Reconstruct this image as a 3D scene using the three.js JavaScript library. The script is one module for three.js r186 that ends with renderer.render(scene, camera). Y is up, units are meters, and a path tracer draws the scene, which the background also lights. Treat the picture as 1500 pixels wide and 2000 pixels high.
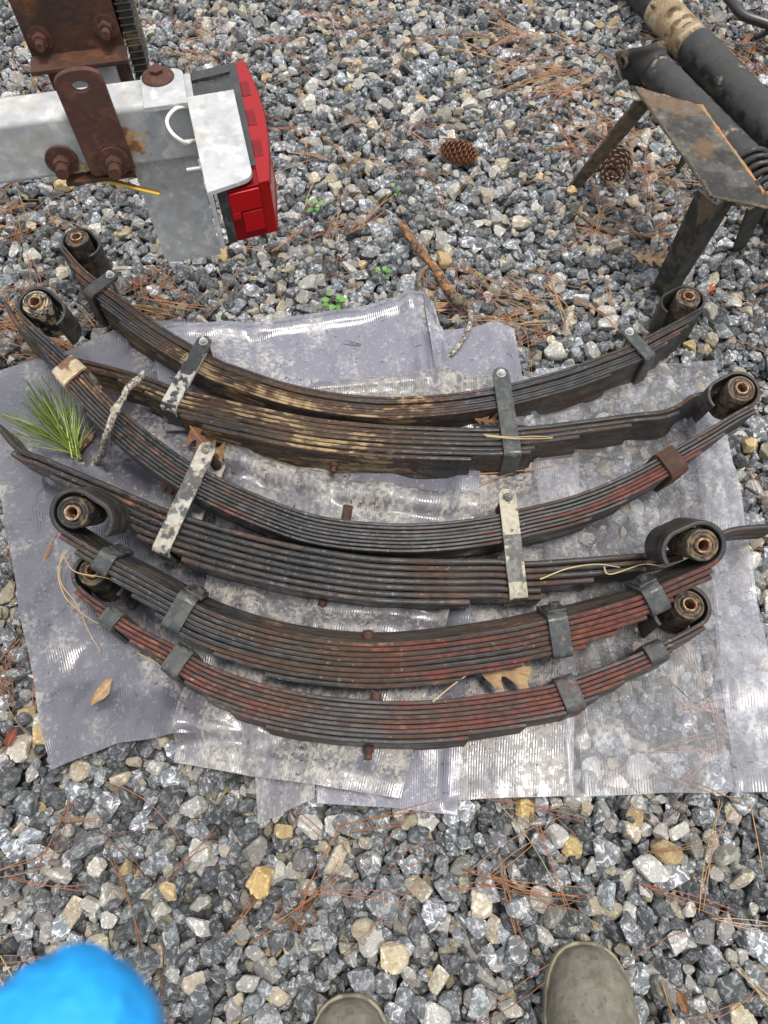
import * as THREE from 'three';
import { RoundedBoxGeometry } from 'three/addons/geometries/RoundedBoxGeometry.js';
import { mergeGeometries, mergeVertices } from 'three/addons/utils/BufferGeometryUtils.js';
import { MarchingCubes } from 'three/addons/objects/MarchingCubes.js';

// ------------------------------------------------------------------ camera, sky, sun, exposure
const EYE = 1.2, PITCH = THREE.MathUtils.degToRad(62), FOV = 69.4;
const scene = new THREE.Scene();
const camera = new THREE.PerspectiveCamera(FOV, 0.75, 0.02, 400);
camera.position.set(0, EYE, 0);
camera.lookAt(0, EYE - Math.sin(PITCH), -Math.cos(PITCH));
camera.focus = 1.25; camera.userData.fStop = 15;
scene.add(camera);
const renderer = new THREE.WebGLRenderer({ antialias: true });
renderer.toneMapping = THREE.LinearToneMapping;
renderer.toneMappingExposure = 2.0;
renderer.shadowMap.enabled = true;

{ // overcast sky, brighter towards the zenith
  const w = 64, h = 32, d = new Float32Array(w * h * 4);
  for (let j = 0; j < h; j++) for (let i = 0; i < w; i++) {
    const el = ((j + 0.5) / h - 0.5) * Math.PI, s = Math.max(0, Math.sin(el));
    const l = el > 0 ? 0.84 * (1 + 2 * s) / 3 : 0.13;
    d.set([l * 0.98, l * 1.0, l * 1.04, 1], (j * w + i) * 4);
  }
  const t = new THREE.DataTexture(d, w, h, THREE.RGBAFormat, THREE.FloatType);
  t.mapping = THREE.EquirectangularReflectionMapping; t.magFilter = THREE.LinearFilter; t.needsUpdate = true;
  scene.background = t; scene.environment = t;
}
const sun = new THREE.DirectionalLight(0xfff6ea, 1.5);
sun.position.set(0.85, 4.1, -0.4); sun.target.position.set(0, 0, -0.8);
sun.castShadow = true; sun.shadow.radius = 26; sun.shadow.mapSize.set(2048, 2048);
Object.assign(sun.shadow.camera, { left: -3, right: 3, top: 3, bottom: -3, near: 0.5, far: 12 });
scene.add(sun, sun.target);

// ------------------------------------------------------------------ helpers
let seed = 12345;
const rnd = () => { seed = (seed + 0x6D2B79F5) | 0; let t = Math.imul(seed ^ (seed >>> 15), 1 | seed); t = (t + Math.imul(t ^ (t >>> 7), 61 | t)) ^ t; return ((t ^ (t >>> 14)) >>> 0) / 4294967296; };
const rr = (a, b) => a + (b - a) * rnd();
const gauss = () => Math.sqrt(-2 * Math.log(rnd() + 1e-9)) * Math.cos(6.2832 * rnd());
const clamp = (x, a = 0, b = 1) => Math.min(b, Math.max(a, x));
const lerp = (a, b, t) => a + (b - a) * t;
const sstep = (a, b, x) => { const t = clamp((x - a) / (b - a)); return t * t * (3 - 2 * t); };
const V3 = (x, y, z) => new THREE.Vector3(x, y, z), V2 = (x, y) => new THREE.Vector2(x, y);
const perm = new Uint8Array(512);
{ const p = [...Array(256).keys()]; for (let i = 255; i > 0; i--) { const j = Math.floor(rnd() * (i + 1)); [p[i], p[j]] = [p[j], p[i]]; } for (let i = 0; i < 512; i++) perm[i] = p[i & 255]; }
function vn(x, y, px = 256, py = 256, s = 0) { // periodic value noise, 0..1
  const xi = Math.floor(x), yi = Math.floor(y), fx = x - xi, fy = y - yi, u = fx * fx * (3 - 2 * fx), v = fy * fy * (3 - 2 * fy);
  const x0 = ((xi % px) + px) % px, x1 = (x0 + 1) % px, y0 = ((yi % py) + py) % py, y1 = (y0 + 1) % py;
  const h = (a, b) => perm[perm[(a + s * 37) & 255] + (b & 255)] / 255;
  const a = h(x0, y0), b = h(x1, y0), c = h(x0, y1), e = h(x1, y1);
  return a + (b - a) * u + (c - a) * v + (a - b - c + e) * u * v;
}
function fbm(u, v, fx, fy, oct = 4, s = 0) { // u, v in 0..1, tiles
  let a = 0, n = 0, g = 1;
  for (let o = 0; o < oct; o++) { a += g * vn(u * fx, v * fy, fx, fy, s + o * 5); n += g; g *= 0.5; fx *= 2; fy *= 2; }
  return a / n;
}
const toS = (x) => x <= 0.0031308 ? 12.92 * x : 1.055 * Math.pow(x, 1 / 2.4) - 0.055;
function tex(w, h, fn, srgb = false) {
  const d = new Uint8Array(w * h * 4);
  for (let j = 0; j < h; j++) for (let i = 0; i < w; i++) {
    const c = fn((i + 0.5) / w, (j + 0.5) / h), k = (j * w + i) * 4;
    for (let q = 0; q < 3; q++) { const x = typeof c === 'number' ? c : c[q]; d[k + q] = 255 * clamp(srgb ? toS(clamp(x)) : x); }
    d[k + 3] = 255;
  }
  const t = new THREE.DataTexture(d, w, h);
  t.wrapS = t.wrapT = THREE.RepeatWrapping; t.magFilter = THREE.LinearFilter; t.minFilter = THREE.LinearMipmapLinearFilter; t.generateMipmaps = true;
  if (srgb) t.colorSpace = THREE.SRGBColorSpace;
  t.needsUpdate = true;
  return t;
}
const mixc = (a, b, t) => [lerp(a[0], b[0], t), lerp(a[1], b[1], t), lerp(a[2], b[2], t)];

// A pixel of the 1500 x 2000 photograph -> the point of a plane of the place that it shows
const FPX = 1000 / Math.tan(THREE.MathUtils.degToRad(FOV / 2));
const fw = V3(0, -Math.sin(PITCH), -Math.cos(PITCH)), upv = V3(0, Math.cos(PITCH), -Math.sin(PITCH)), eye = V3(0, EYE, 0);
const rayOf = (px, py) => fw.clone().addScaledVector(V3(1, 0, 0), (px - 750) / FPX).addScaledVector(upv, -(py - 1000) / FPX);
const at = (px, py, h = 0) => { const r = rayOf(px, py); return eye.clone().addScaledVector(r, (h - EYE) / r.y); };
const atPlane = (px, py, p0, n) => { const r = rayOf(px, py); return eye.clone().addScaledVector(r, p0.clone().sub(eye).dot(n) / r.dot(n)); };

const used = {};
function numbered(name) { const k = used[name] = (used[name] ?? -1) + 1; return k ? `${name}_${String(k).padStart(3, '0')}` : name; }
function shadows(o) { o.traverse((m) => { if (m.isMesh) { m.castShadow = true; m.receiveShadow = true; } }); return o; }
function tag(o, label, category, group) { o.userData = { label, category }; if (group) o.userData.group = group; return o; }
function thing(name, label, category, pos = V3(0, 0, 0), group) { const g = new THREE.Group(); g.name = numbered(name); g.position.copy(pos); scene.add(g); return tag(g, label, category, group); }
function part(name, geo, mat, parent, label) { const m = new THREE.Mesh(geo, mat); m.name = name; m.castShadow = m.receiveShadow = true; if (label) m.userData.label = label; parent.add(m); return m; }
function single(name, geo, mat, label, category, group) { const m = new THREE.Mesh(geo, mat); m.name = numbered(name); m.castShadow = m.receiveShadow = true; scene.add(m); return tag(m, label, category, group); }
function geo(pos, idx, uv, nrm) {
  const g = new THREE.BufferGeometry();
  g.setAttribute('position', new THREE.Float32BufferAttribute(pos, 3));
  if (uv) g.setAttribute('uv', new THREE.Float32BufferAttribute(uv, 2));
  g.setIndex(idx);
  if (nrm) g.setAttribute('normal', new THREE.Float32BufferAttribute(nrm, 3)); else g.computeVertexNormals();
  return g;
}
const plain = (g) => { g = g.index ? g.toNonIndexed() : g; for (const k of Object.keys(g.attributes)) if (!['position', 'normal', 'uv'].includes(k)) g.deleteAttribute(k); return g; };
const merge = (list) => { const l = list.map(plain); if (l.some((g) => !g.attributes.uv)) l.forEach((g) => g.deleteAttribute('uv')); return mergeGeometries(l); };
function boxUV(g, tile = 0.25, off = 0) { // uv in metres / tile by the axis each face looks along
  g = g.index ? g.toNonIndexed() : g;
  const p = g.attributes.position, uv = new Float32Array(p.count * 2), a = V3(), b = V3(), c = V3();
  for (let i = 0; i < p.count; i += 3) {
    a.fromBufferAttribute(p, i); b.fromBufferAttribute(p, i + 1).sub(a); c.fromBufferAttribute(p, i + 2).sub(a); b.cross(c);
    const ax = Math.abs(b.x), ay = Math.abs(b.y), az = Math.abs(b.z);
    for (let k = 0; k < 3; k++) {
      const x = p.getX(i + k), y = p.getY(i + k), z = p.getZ(i + k);
      const q = ay >= ax && ay >= az ? [x, z] : ax >= az ? [z, y] : [x, y];
      uv[(i + k) * 2] = q[0] / tile + off; uv[(i + k) * 2 + 1] = q[1] / tile + off * 0.7;
    }
  }
  g.setAttribute('uv', new THREE.BufferAttribute(uv, 2));
  return g;
}
const rbox = (w, h, d, r = 0.002, x = 0, y = 0, z = 0) => new RoundedBoxGeometry(w, h, d, 2, r).translate(x, y, z);
const cyl = (r0, r1, h, n = 20, open = false) => new THREE.CylinderGeometry(r0, r1, h, n, 1, open);
function tube(pts, r, seg = 24, rad = 6, closed = false, r1 = null, wob = 0) { // tapering tube with closed ends
  const c = new THREE.CatmullRomCurve3(pts, closed, 'centripetal'), g = new THREE.TubeGeometry(c, seg, 1, rad, closed);
  const p = g.attributes.position, q = V3();
  for (let i = 0; i <= seg; i++) {
    c.getPointAt(i / seg, q);
    const k = (r1 === null ? r : lerp(r, r1, i / seg)) * (1 + (wob ? wob * gauss() : 0));
    for (let j = 0; j <= rad; j++) { const n = i * (rad + 1) + j; p.setXYZ(n, q.x + (p.getX(n) - q.x) * k, q.y + (p.getY(n) - q.y) * k, q.z + (p.getZ(n) - q.z) * k); }
  }
  if (closed) { g.computeVertexNormals(); return g; }
  const caps = [0, 1].map((e) => { const cg = new THREE.SphereGeometry(e ? (r1 ?? r) : r, rad, 4); c.getPointAt(e, q); return cg.translate(q.x, q.y, q.z); });
  g.computeVertexNormals();
  return merge([g, ...caps]);
}
function grime({ base, layers = [], rough = 0.6, rvar = 0.2, metal = 0, bump = 0.0006, size = 512, s = 0, coat = 0, extra = {} }) {
  const field = (u, v) => {
    let c = base.map((x) => x * lerp(0.8, 1.2, fbm(u, v, 16, 16, 3, s + 50))), r = rough + rvar * (fbm(u, v, 10, 10, 3, s + 60) - 0.5) * 2;
    let b = fbm(u, v, 40, 40, 3, s + 70);
    for (const l of layers) {
      const n = fbm(u, v, l.fx ?? 6, l.fy ?? l.fx ?? 6, l.oct ?? 5, s + (l.s ?? 1) * 11) + (l.mask ? l.mask(u, v) : 0), m = sstep(l.at - (l.soft ?? 0.06), l.at + (l.soft ?? 0.06), n);
      c = mixc(c, l.c.map((x) => x * lerp(0.7, 1.3, fbm(u, v, 32, 32, 3, s + 80))), m * (l.amt ?? 1));
      r = lerp(r, l.rough ?? 0.85, m); b += m * (l.rise ?? 0.3);
    }
    return [c, r, b];
  };
  const col = new Uint8Array(size * size * 4), rg = new Uint8Array(size * size * 4);
  for (let j = 0; j < size; j++) for (let i = 0; i < size; i++) {
    const [c, r, b] = field((i + 0.5) / size, (j + 0.5) / size), k = (j * size + i) * 4;
    for (let q = 0; q < 3; q++) col[k + q] = 255 * toS(clamp(c[q]));
    rg[k] = 255 * clamp(b * 0.6); rg[k + 1] = 255 * clamp(r, 0.05, 1); rg[k + 2] = 0; col[k + 3] = rg[k + 3] = 255;
  }
  const mk = (d, cs) => { const t = new THREE.DataTexture(d, size, size); t.wrapS = t.wrapT = THREE.RepeatWrapping; t.magFilter = THREE.LinearFilter; t.minFilter = THREE.LinearMipmapLinearFilter; t.generateMipmaps = true; if (cs) t.colorSpace = THREE.SRGBColorSpace; t.needsUpdate = true; return t; };
  const map = mk(col, true), aux = mk(rg, false);
  return new THREE.MeshPhysicalMaterial({ map, roughnessMap: aux, roughness: 1, bumpMap: aux, bumpScale: bump, metalness: metal, clearcoat: coat, clearcoatRoughness: 0.2, ...extra });
}
// ------------------------------------------------------------------ ground and gravel
{
  const map = tex(512, 512, (u, v) => { const n = fbm(u, v, 40, 40, 3, 3), m = fbm(u, v, 12, 12, 3, 4); return mixc([0.04, 0.037, 0.034], [0.2, 0.195, 0.19], sstep(0.35, 0.75, n * 0.7 + m * 0.3)); }, true);
  map.repeat.set(300, 300);
  const bmp = map.clone(); bmp.needsUpdate = true; bmp.colorSpace = THREE.NoColorSpace;
  const g = new THREE.Mesh(new THREE.PlaneGeometry(240, 240).rotateX(-Math.PI / 2), new THREE.MeshStandardMaterial({ map, bumpMap: bmp, bumpScale: 0.01, roughness: 0.95 }));
  g.name = 'ground'; g.position.y = -0.034; g.receiveShadow = true; g.userData = { kind: 'structure', label: 'dark gritty ground under the loose gravel' }; scene.add(g);
}
const GX0 = -2.1, GZ0 = -4.1, GW = 4.2, GD = 4.9, GCS = 0.006, GNX = Math.round(GW / GCS), GNZ = Math.round(GD / GCS);
const GH = new Float32Array(GNX * GNZ);
const hAt = (f, x, z) => { const i = clamp(Math.round((x - GX0) / GCS), 0, GNX - 1), j = clamp(Math.round((z - GZ0) / GCS), 0, GNZ - 1); return f[j * GNX + i]; };

function stoneShape(detail = 6) { // crushed stone: a lump cut by flat planes, edges one facet wide
  let g = new THREE.IcosahedronGeometry(1, detail);
  g.deleteAttribute('uv'); g.deleteAttribute('normal'); g = mergeVertices(g, 1e-4);
  const p = g.attributes.position, K = 8 + Math.floor(rnd() * 6), pl = [];
  for (let k = 0; k < K; k++) { const n = V3(gauss(), gauss() * 0.9, gauss()).normalize(); pl.push([n, rr(0.4, 0.8)]); }
  const col = [], nr = [], v = V3(), nn = V3(), ox = rr(0, 40), S = V3(1, rr(0.45, 0.8), rr(0.58, 0.95));
  for (let i = 0; i < p.count; i++) {
    v.fromBufferAttribute(p, i).normalize();
    let r = 1, r2 = 1.2, n1 = v, n2 = v;
    for (const [n, d] of pl) { const q = n.dot(v); if (q > 0.05) { const t = d / q; if (t < r) { r2 = r; n2 = n1; r = t; n1 = n; } else if (t < r2) { r2 = t; n2 = n; } } }
    const edge = r2 - r, h = Math.max(0.035 - edge, 0) / 0.035; r -= h * h * 0.009;
    r *= 1 + 0.03 * (vn(v.x * 4 + ox, v.y * 4 + v.z * 3.7 + 20) - 0.5);
    nn.copy(n1).lerp(n2, 0.5 * h); nn.x += 0.3 * (vn(v.x * 6 + ox, v.y * 6 + v.z * 5 + 70) - 0.5); nn.z += 0.3 * (vn(v.z * 6 + ox + 30, v.y * 6 + v.x * 5 + 90) - 0.5); nn.divide(S).normalize(); nr.push(nn.x, nn.y, nn.z);
    p.setXYZ(i, v.x * r * S.x, v.y * r * S.y, v.z * r * S.z);
    const wear = edge < 0.045 ? sstep(0.42, 0.62, vn(v.x * 9 + ox + 9, v.y * 9 + v.z * 7 + 11)) : 0, w = 1 + 0.95 * wear;
    col.push(w, w, w);
  }
  g.setAttribute('color', new THREE.Float32BufferAttribute(col, 3)); g.setAttribute('normal', new THREE.Float32BufferAttribute(nr, 3));
  g = g.toNonIndexed(); const colA = g.attributes.color;
  g = boxUV(g, 2.6, rr(0, 1)); g.setAttribute('color', colA);
  g.userData.half = [S.x, S.y, S.z];
  return g;
}
function stoneMat(kind) {
  const S = 512, s = kind * 13;
  const fld = (u, v) => {
    const warpU = u + 0.05 * (fbm(u, v, 5, 5, 3, s + 1) - 0.5), warpV = v + 0.05 * (fbm(u, v, 5, 5, 3, s + 2) - 0.5);
    const ridge = (f, q) => 1 - Math.abs(2 * fbm(warpU, warpV, f, f, 2, s + q) - 1);
    const vein = Math.max(sstep(0.93, 0.99, ridge(5, 3)), 0.85 * sstep(0.94, 0.99, ridge(11, 4)) * sstep(0.4, 0.6, fbm(u, v, 4, 4, 2, s + 9)));
    const dust = sstep(0.5, 0.72, fbm(u, v, 9, 9, 5, s + 5));
    const grain = fbm(u, v, 90, 90, 2, s + 6);
    return [vein, dust, grain];
  };
  const map = tex(S, S, (u, v) => {
    const [vein, dust, grain] = fld(u, v);
    let c = kind === 0 ? [0.22, 0.236, 0.25] : kind === 1 ? [0.52, 0.51, 0.485] : [0.52, 0.48, 0.42];
    c = mixc(c, kind === 0 ? [0.70, 0.71, 0.715] : kind === 1 ? [0.82, 0.81, 0.79] : [0.42, 0.34, 0.23], dust * 0.62);
    c = mixc(c, [0.98, 0.98, 0.97], vein * (kind === 2 ? 0.35 : 0.85));
    return c.map((x) => x * lerp(0.62, 1.3, grain));
  }, true);
  const bmp = tex(S, S, (u, v) => { const [vein, dust, grain] = fld(u, v); return 0.5 * grain + 0.3 * dust + 0.2 * fbm(u, v, 24, 24, 3, s + 8) - 0.25 * vein; });
  return new THREE.MeshStandardMaterial({ map, bumpMap: bmp, bumpScale: 0.003, roughness: 0.85, vertexColors: true });
}
const STONES = [0, 1, 2].map(stoneMat);
const shapes = []; for (let i = 0; i < 36; i++) shapes.push(stoneShape());
const keepers = []; // [shape, kind, matrix, colour] of stones that are things of their own
{
  const group = new THREE.Group(); group.name = 'gravel'; scene.add(group);
  group.userData = { kind: 'stuff', label: 'blue grey and tan crushed limestone gravel covering the ground', category: 'gravel' };
  const bins = new Map(), N = 164000, q = new THREE.Quaternion(), e = new THREE.Euler(), M = new THREE.Matrix4();
  const list = [];
  for (let n = 0; n < N; n++) {
    const a = clamp(0.0130 * Math.exp(0.40 * gauss()), 0.0045, 0.027), si = Math.floor(rnd() * shapes.length), [, sy, sz] = shapes[si].userData.half;
    let best = null;
    const yaw = rr(0, 6.283), cA = Math.cos(yaw), sA = Math.sin(yaw), rb = a * sz * 0.68, ra = a * 0.68, hy = a * sy * 0.78;
    for (let c = 0; c < 3; c++) {
      const x = rr(GX0 + 0.04, GX0 + GW - 0.04), z = rr(GZ0 + 0.04, GZ0 + GD - 0.04);
      let sum = 0, mx = -1; for (const [du, dv] of [[0, 0], [0.7, 0], [-0.7, 0], [0, 0.7], [0, -0.7], [0.5, 0.5], [-0.5, -0.5], [0.5, -0.5], [-0.5, 0.5]]) { const h = hAt(GH, x + du * ra * cA - dv * rb * sA, z + du * ra * sA + dv * rb * cA); sum += h; mx = Math.max(mx, h); }
      const rest = 0.55 * sum / 9 + 0.45 * mx; if (!best || rest < best[2]) best = [x, z, rest];
    }
    const [x, z, rest] = best, cy = rest + hy * 0.72;
    const R = Math.ceil(ra / GCS), ci = Math.round((x - GX0) / GCS), cj = Math.round((z - GZ0) / GCS);
    for (let j = cj - R; j <= cj + R; j++) for (let i = ci - R; i <= ci + R; i++) {
      if (i < 0 || j < 0 || i >= GNX || j >= GNZ) continue;
      const dx = GX0 + i * GCS - x, dz = GZ0 + j * GCS - z, u = (dx * cA + dz * sA) / ra, v = (-dx * sA + dz * cA) / rb, d = u * u + v * v;
      if (d < 1) GH[j * GNX + i] = Math.max(GH[j * GNX + i], cy + hy * 0.95 * Math.sqrt(1 - d));
    }
    list.push([si, x, cy, z, yaw, a]);
  }
  const sorted = Float32Array.from(GH).sort(), level = sorted[Math.floor(sorted.length * 0.62)];
  for (let i = 0; i < GH.length; i++) GH[i] -= level;
  for (const [si, x, cy, z, yaw, a] of list) {
    if (cy - level < -0.03) continue;
    q.setFromEuler(e.set(rr(-0.32, 0.32), -yaw, rr(-0.32, 0.32), 'YXZ'));
    M.compose(V3(x, cy - level, z), q, V3(a, a, a));
    const t = rnd(); let kind, c;
    if (t < 0.69) { kind = 0; const b = 0.24 + 0.85 * Math.pow(rnd(), 1.6); c = [b * rr(0.95, 1.02), b, b * rr(0.99, 1.06)]; }
    else if (t < 0.89) { kind = 1; const b = rr(0.36, 0.98); c = [b, b * rr(0.97, 1), b * rr(0.9, 1)]; }
    else if (t < 0.985) { kind = 2; const b = rr(0.5, 1.05); c = [b, b * rr(0.95, 0.99), b * rr(0.82, 0.93)]; }
    else { kind = 2; const b = rr(0.75, 1.0); c = [b, b * 0.83, b * 0.52]; }
    const key = si * 3 + kind; if (!bins.has(key)) bins.set(key, []);
    bins.get(key).push([M.clone(), c]);
  }
  for (const [key, items] of bins) {
    const im = new THREE.InstancedMesh(shapes[Math.floor(key / 3)], STONES[key % 3], items.length), col = new THREE.Color();
    items.forEach(([m, c], i) => { im.setMatrixAt(i, m); im.setColorAt(i, col.setRGB(c[0], c[1], c[2])); });
    im.name = 'gravel_stones'; im.userData = { kind: 'stuff' }; im.castShadow = im.receiveShadow = true; group.add(im);
  }
}
const groundAt = (x, z) => hAt(GH, x, z);

// a smooth skin over the gravel, for what is draped on it
const SCS = 0.012, SNX = Math.round(GW / SCS), SNZ = Math.round(GD / SCS); let SK = new Float32Array(SNX * SNZ);
{
  const R = 2; const raw = new Float32Array(SNX * SNZ);
  for (let j = 0; j < SNZ; j++) for (let i = 0; i < SNX; i++) { let m = -1; for (let b = -1; b <= 2; b++) for (let a = -1; a <= 2; a++) { const x = clamp(i * 2 + a, 0, GNX - 1), z = clamp(j * 2 + b, 0, GNZ - 1); m = Math.max(m, GH[z * GNX + x]); } raw[j * SNX + i] = m; }
  const dil = new Float32Array(raw.length);
  for (let j = 0; j < SNZ; j++) for (let i = 0; i < SNX; i++) { let m = -1; for (let b = -R; b <= R; b++) for (let a = -R; a <= R; a++) { if (a * a + b * b > R * R + 1) continue; m = Math.max(m, raw[clamp(j + b, 0, SNZ - 1) * SNX + clamp(i + a, 0, SNX - 1)]); } dil[j * SNX + i] = m; }
  const blur = (f, k) => { const o = new Float32Array(f.length); for (let j = 0; j < SNZ; j++) for (let i = 0; i < SNX; i++) { let s = 0, n = 0; for (let b = -k; b <= k; b++) for (let a = -k; a <= k; a++) { s += f[clamp(j + b, 0, SNZ - 1) * SNX + clamp(i + a, 0, SNX - 1)]; n++; } o[j * SNX + i] = s / n; } return o; };
  SK = blur(blur(dil, 2), 1);
}
const skAt = (x, z) => { const u = clamp((x - GX0) / SCS, 0, SNX - 2), v = clamp((z - GZ0) / SCS, 0, SNZ - 2), i = Math.floor(u), j = Math.floor(v), a = u - i, b = v - j; return lerp(lerp(SK[j * SNX + i], SK[j * SNX + i + 1], a), lerp(SK[(j + 1) * SNX + i], SK[(j + 1) * SNX + i + 1], a), b); };

// ------------------------------------------------------------------ clear ribbed plastic sheets
function plastic({ dirt, clear, tint, tan, rough, rib = 0.0011, ior = 1.75 }, s) { // dirt 0..1: how much of it is caked; clear 0..1: how much light the clean plastic lets through
  const S = 1024;
  const f = (u, v) => {
    const blot = fbm(u, v, 8, 8, 6, s), speck = fbm(u, v, 80, 80, 3, s + 3), curl = 1 - Math.abs(2 * fbm(u, v, 26, 26, 3, s + 5) - 1), wipe = fbm(u, v, 22, 3, 4, s + 17);
    const patch = sstep(0.60 - 0.4 * dirt, 0.98 - 0.4 * dirt, 0.75 * blot + 0.25 * wipe);
    const d = clamp(patch * lerp(0.2, 1, sstep(0.38, 0.58, speck)) + sstep(0.68, 0.73, speck) * 0.7 * dirt + 0.5 * sstep(0.93, 0.99, curl) * patch);
    const black = sstep(0.835, 0.85, fbm(u, v, 60, 60, 2, s + 12)) * 0.9;
    return [d, black, curl];
  };
  const F = new Float32Array(S * S * 2); // computed once, read by the three maps
  for (let j = 0; j < S; j++) for (let i = 0; i < S; i++) { const [d, k] = f((i + 0.5) / S, (j + 0.5) / S); F[(j * S + i) * 2] = d; F[(j * S + i) * 2 + 1] = k; }
  const F2 = (u, v) => { const k = (Math.floor(v * S) * S + Math.floor(u * S)) * 2; return [F[k], F[k + 1]]; };
  const map = tex(S, S, (u, v) => { const [d, k] = F2(u, v), m = fbm(u, v, 34, 34, 3, s + 8), mud = mixc(tan.map((x) => x * 0.55), tan, sstep(0.3, 0.7, 0.5 * m + 0.5 * fbm(u, v, 90, 90, 2, s + 19))); return mixc(mixc(tint, mud, d), [0.03, 0.028, 0.025], k); }, true);
  const aux = tex(S, S, (u, v) => { const [d, k] = F2(u, v); return [clear * (1 - 0.88 * d) * (1 - k), clamp(lerp(rough, 0.72, d) + 0.1 * (fbm(u, v, 14, 14, 2, s + 9) - 0.5)), 0]; });
  const bump = tex(S, S, (u, v) => { const [d] = F2(u, v); return 0.20 * (0.5 + 0.5 * Math.cos(u * 6.2832 * 96 + 2 * fbm(u, v, 6, 6, 2, s + 4))) * lerp(0.25, 1, sstep(0.35, 0.6, fbm(u, v, 5, 3, 3, s + 15))) + 0.5 * fbm(u, v, 26, 8, 4, s + 6) + 0.2 * d; });
  return new THREE.MeshPhysicalMaterial({ map, transmission: 1, transmissionMap: aux, thickness: 0, roughness: 1, roughnessMap: aux, bumpMap: bump, bumpScale: rib, ior, side: THREE.DoubleSide });
}
const PL = {
  lav: plastic({ dirt: 0.42, clear: 0.55, tint: [0.18, 0.18, 0.225], tan: [0.32, 0.305, 0.28], rough: 0.2, rib: 0.0011 }, 21),
  clear: plastic({ dirt: 0.09, clear: 0.91, tint: [0.88, 0.885, 0.93], tan: [0.55, 0.53, 0.50], rough: 0.27, rib: 0.0021, ior: 1.55 }, 31),
  dirty: plastic({ dirt: 0.8, clear: 0.6, tint: [0.27, 0.265, 0.30], tan: [0.36, 0.34, 0.30], rough: 0.22, rib: 0.0013 }, 41),
  milk: plastic({ dirt: 0.4, clear: 0.6, tint: [0.35, 0.35, 0.43], tan: [0.52, 0.50, 0.47], rough: 0.2, rib: 0.0012 }, 51),
};
const lenOf = (p) => { let s = 0; for (let i = 1; i < p.length; i++) s += p[i].distanceTo(p[i - 1]); return s; };
function polyAt(p, t) { const L = lenOf(p) * t; let s = 0; for (let i = 1; i < p.length; i++) { const d = p[i].distanceTo(p[i - 1]); if (s + d >= L - 1e-9) return p[i - 1].clone().lerp(p[i], (L - s) / d); s += d; } return p[p.length - 1].clone(); }
let sheetNo = 0;
function sheet(top, bottom, mat, label, o = {}) {
  const A = top.map(([x, y]) => at(x, y, 0.012)), B = bottom.map(([x, y]) => at(x, y, 0.012)), w = (lenOf(A) + lenOf(B)) / 2, d = (A[0].distanceTo(B[0]) + A[A.length - 1].distanceTo(B[B.length - 1])) / 2;
  const nu = Math.max(8, Math.round(w / 0.008)), nv = Math.max(8, Math.round(d / 0.008)), P = [], UV = [], I = [], no = sheetNo++;
  const H = [];
  for (let j = 0; j <= nv; j++) for (let i = 0; i <= nu; i++) {
    const t = i / nu, q = polyAt(A, t).lerp(polyAt(B, t), j / nv);
    q.x += 0.0035 * (vn(q.z * 14 + no * 7, no) - 0.5); q.z += 0.0035 * (vn(q.x * 14 + no * 9, no + 3) - 0.5);
    let h = skAt(q.x, q.z) + 0.0028;
    h += (o.wave ?? 0.008) * (vn(q.x * 9 + no * 3.1, q.z * 7 + no) - 0.3) + 0.006 * vn(q.x * 24 + no, q.z * 16) + 0.0022 * vn(q.x * 64 + no, q.z * 40);
    if (o.ridge) for (const [along, pos, wid, hi] of o.ridge) { const k = (along === 'u' ? t : j / nv) - pos; h += hi * Math.exp(-k * k / (wid * wid)) * (0.6 + 0.8 * vn(q.x * 6, q.z * 6 + no)); }
    if (o.roll) { const k = j / nv * d; if (k < o.roll) h += Math.sqrt(Math.max(0, 1 - Math.pow(k / o.roll * 2 - 1, 2))) * o.roll * 0.36; }
    if (o.lift) for (const [u0, v0, rad, hi] of o.lift) { const r2 = ((t - u0) * w) ** 2 + ((j / nv - v0) * d) ** 2; h += hi * Math.exp(-r2 / (rad * rad)); }
    H.push(h); P.push(q.x, h, q.z); UV.push(t * w / 0.42 + no * 0.37, j / nv * d / 0.42 + no * 0.61);
  }
  const id = (i, j) => j * (nu + 1) + i;
  for (let j = 0; j < nv; j++) for (let i = 0; i < nu; i++) I.push(id(i, j), id(i, j + 1), id(i + 1, j), id(i + 1, j), id(i, j + 1), id(i + 1, j + 1));
  const g0 = geo(P, I, UV);
  // rim: the cut edge of the 2.5 mm plastic
  const rim = [], rp = [], ri = [], ru = [];
  for (let i = 0; i <= nu; i++) rim.push(id(i, 0)); for (let j = 1; j <= nv; j++) rim.push(id(nu, j)); for (let i = nu - 1; i >= 0; i--) rim.push(id(i, nv)); for (let j = nv - 1; j >= 0; j--) rim.push(id(0, j));
  rim.forEach((k, n) => { rp.push(P[k * 3], P[k * 3 + 1], P[k * 3 + 2], P[k * 3], P[k * 3 + 1] - 0.0026, P[k * 3 + 2]); ru.push(UV[k * 2], UV[k * 2 + 1], UV[k * 2] + 0.006, UV[k * 2 + 1] + 0.006); if (n) { const a = n * 2; ri.push(a - 2, a - 1, a, a, a - 1, a + 1); } });
  const m = single('plastic_sheet', merge([g0, geo(rp, ri, ru)]), mat, label, 'plastic sheet');
  // later sheets lie on this one
  const hit = new Float32Array(SK.length).fill(-1);
  for (let k = 0; k < H.length; k++) { const i = Math.round((P[k * 3] - GX0) / SCS), j = Math.round((P[k * 3 + 2] - GZ0) / SCS); hit[j * SNX + i] = Math.max(hit[j * SNX + i], H[k]); }
  for (let k = 0; k < SK.length; k++) if (hit[k] > -1) SK[k] = Math.max(SK[k], hit[k]);
  return m;
}
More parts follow.
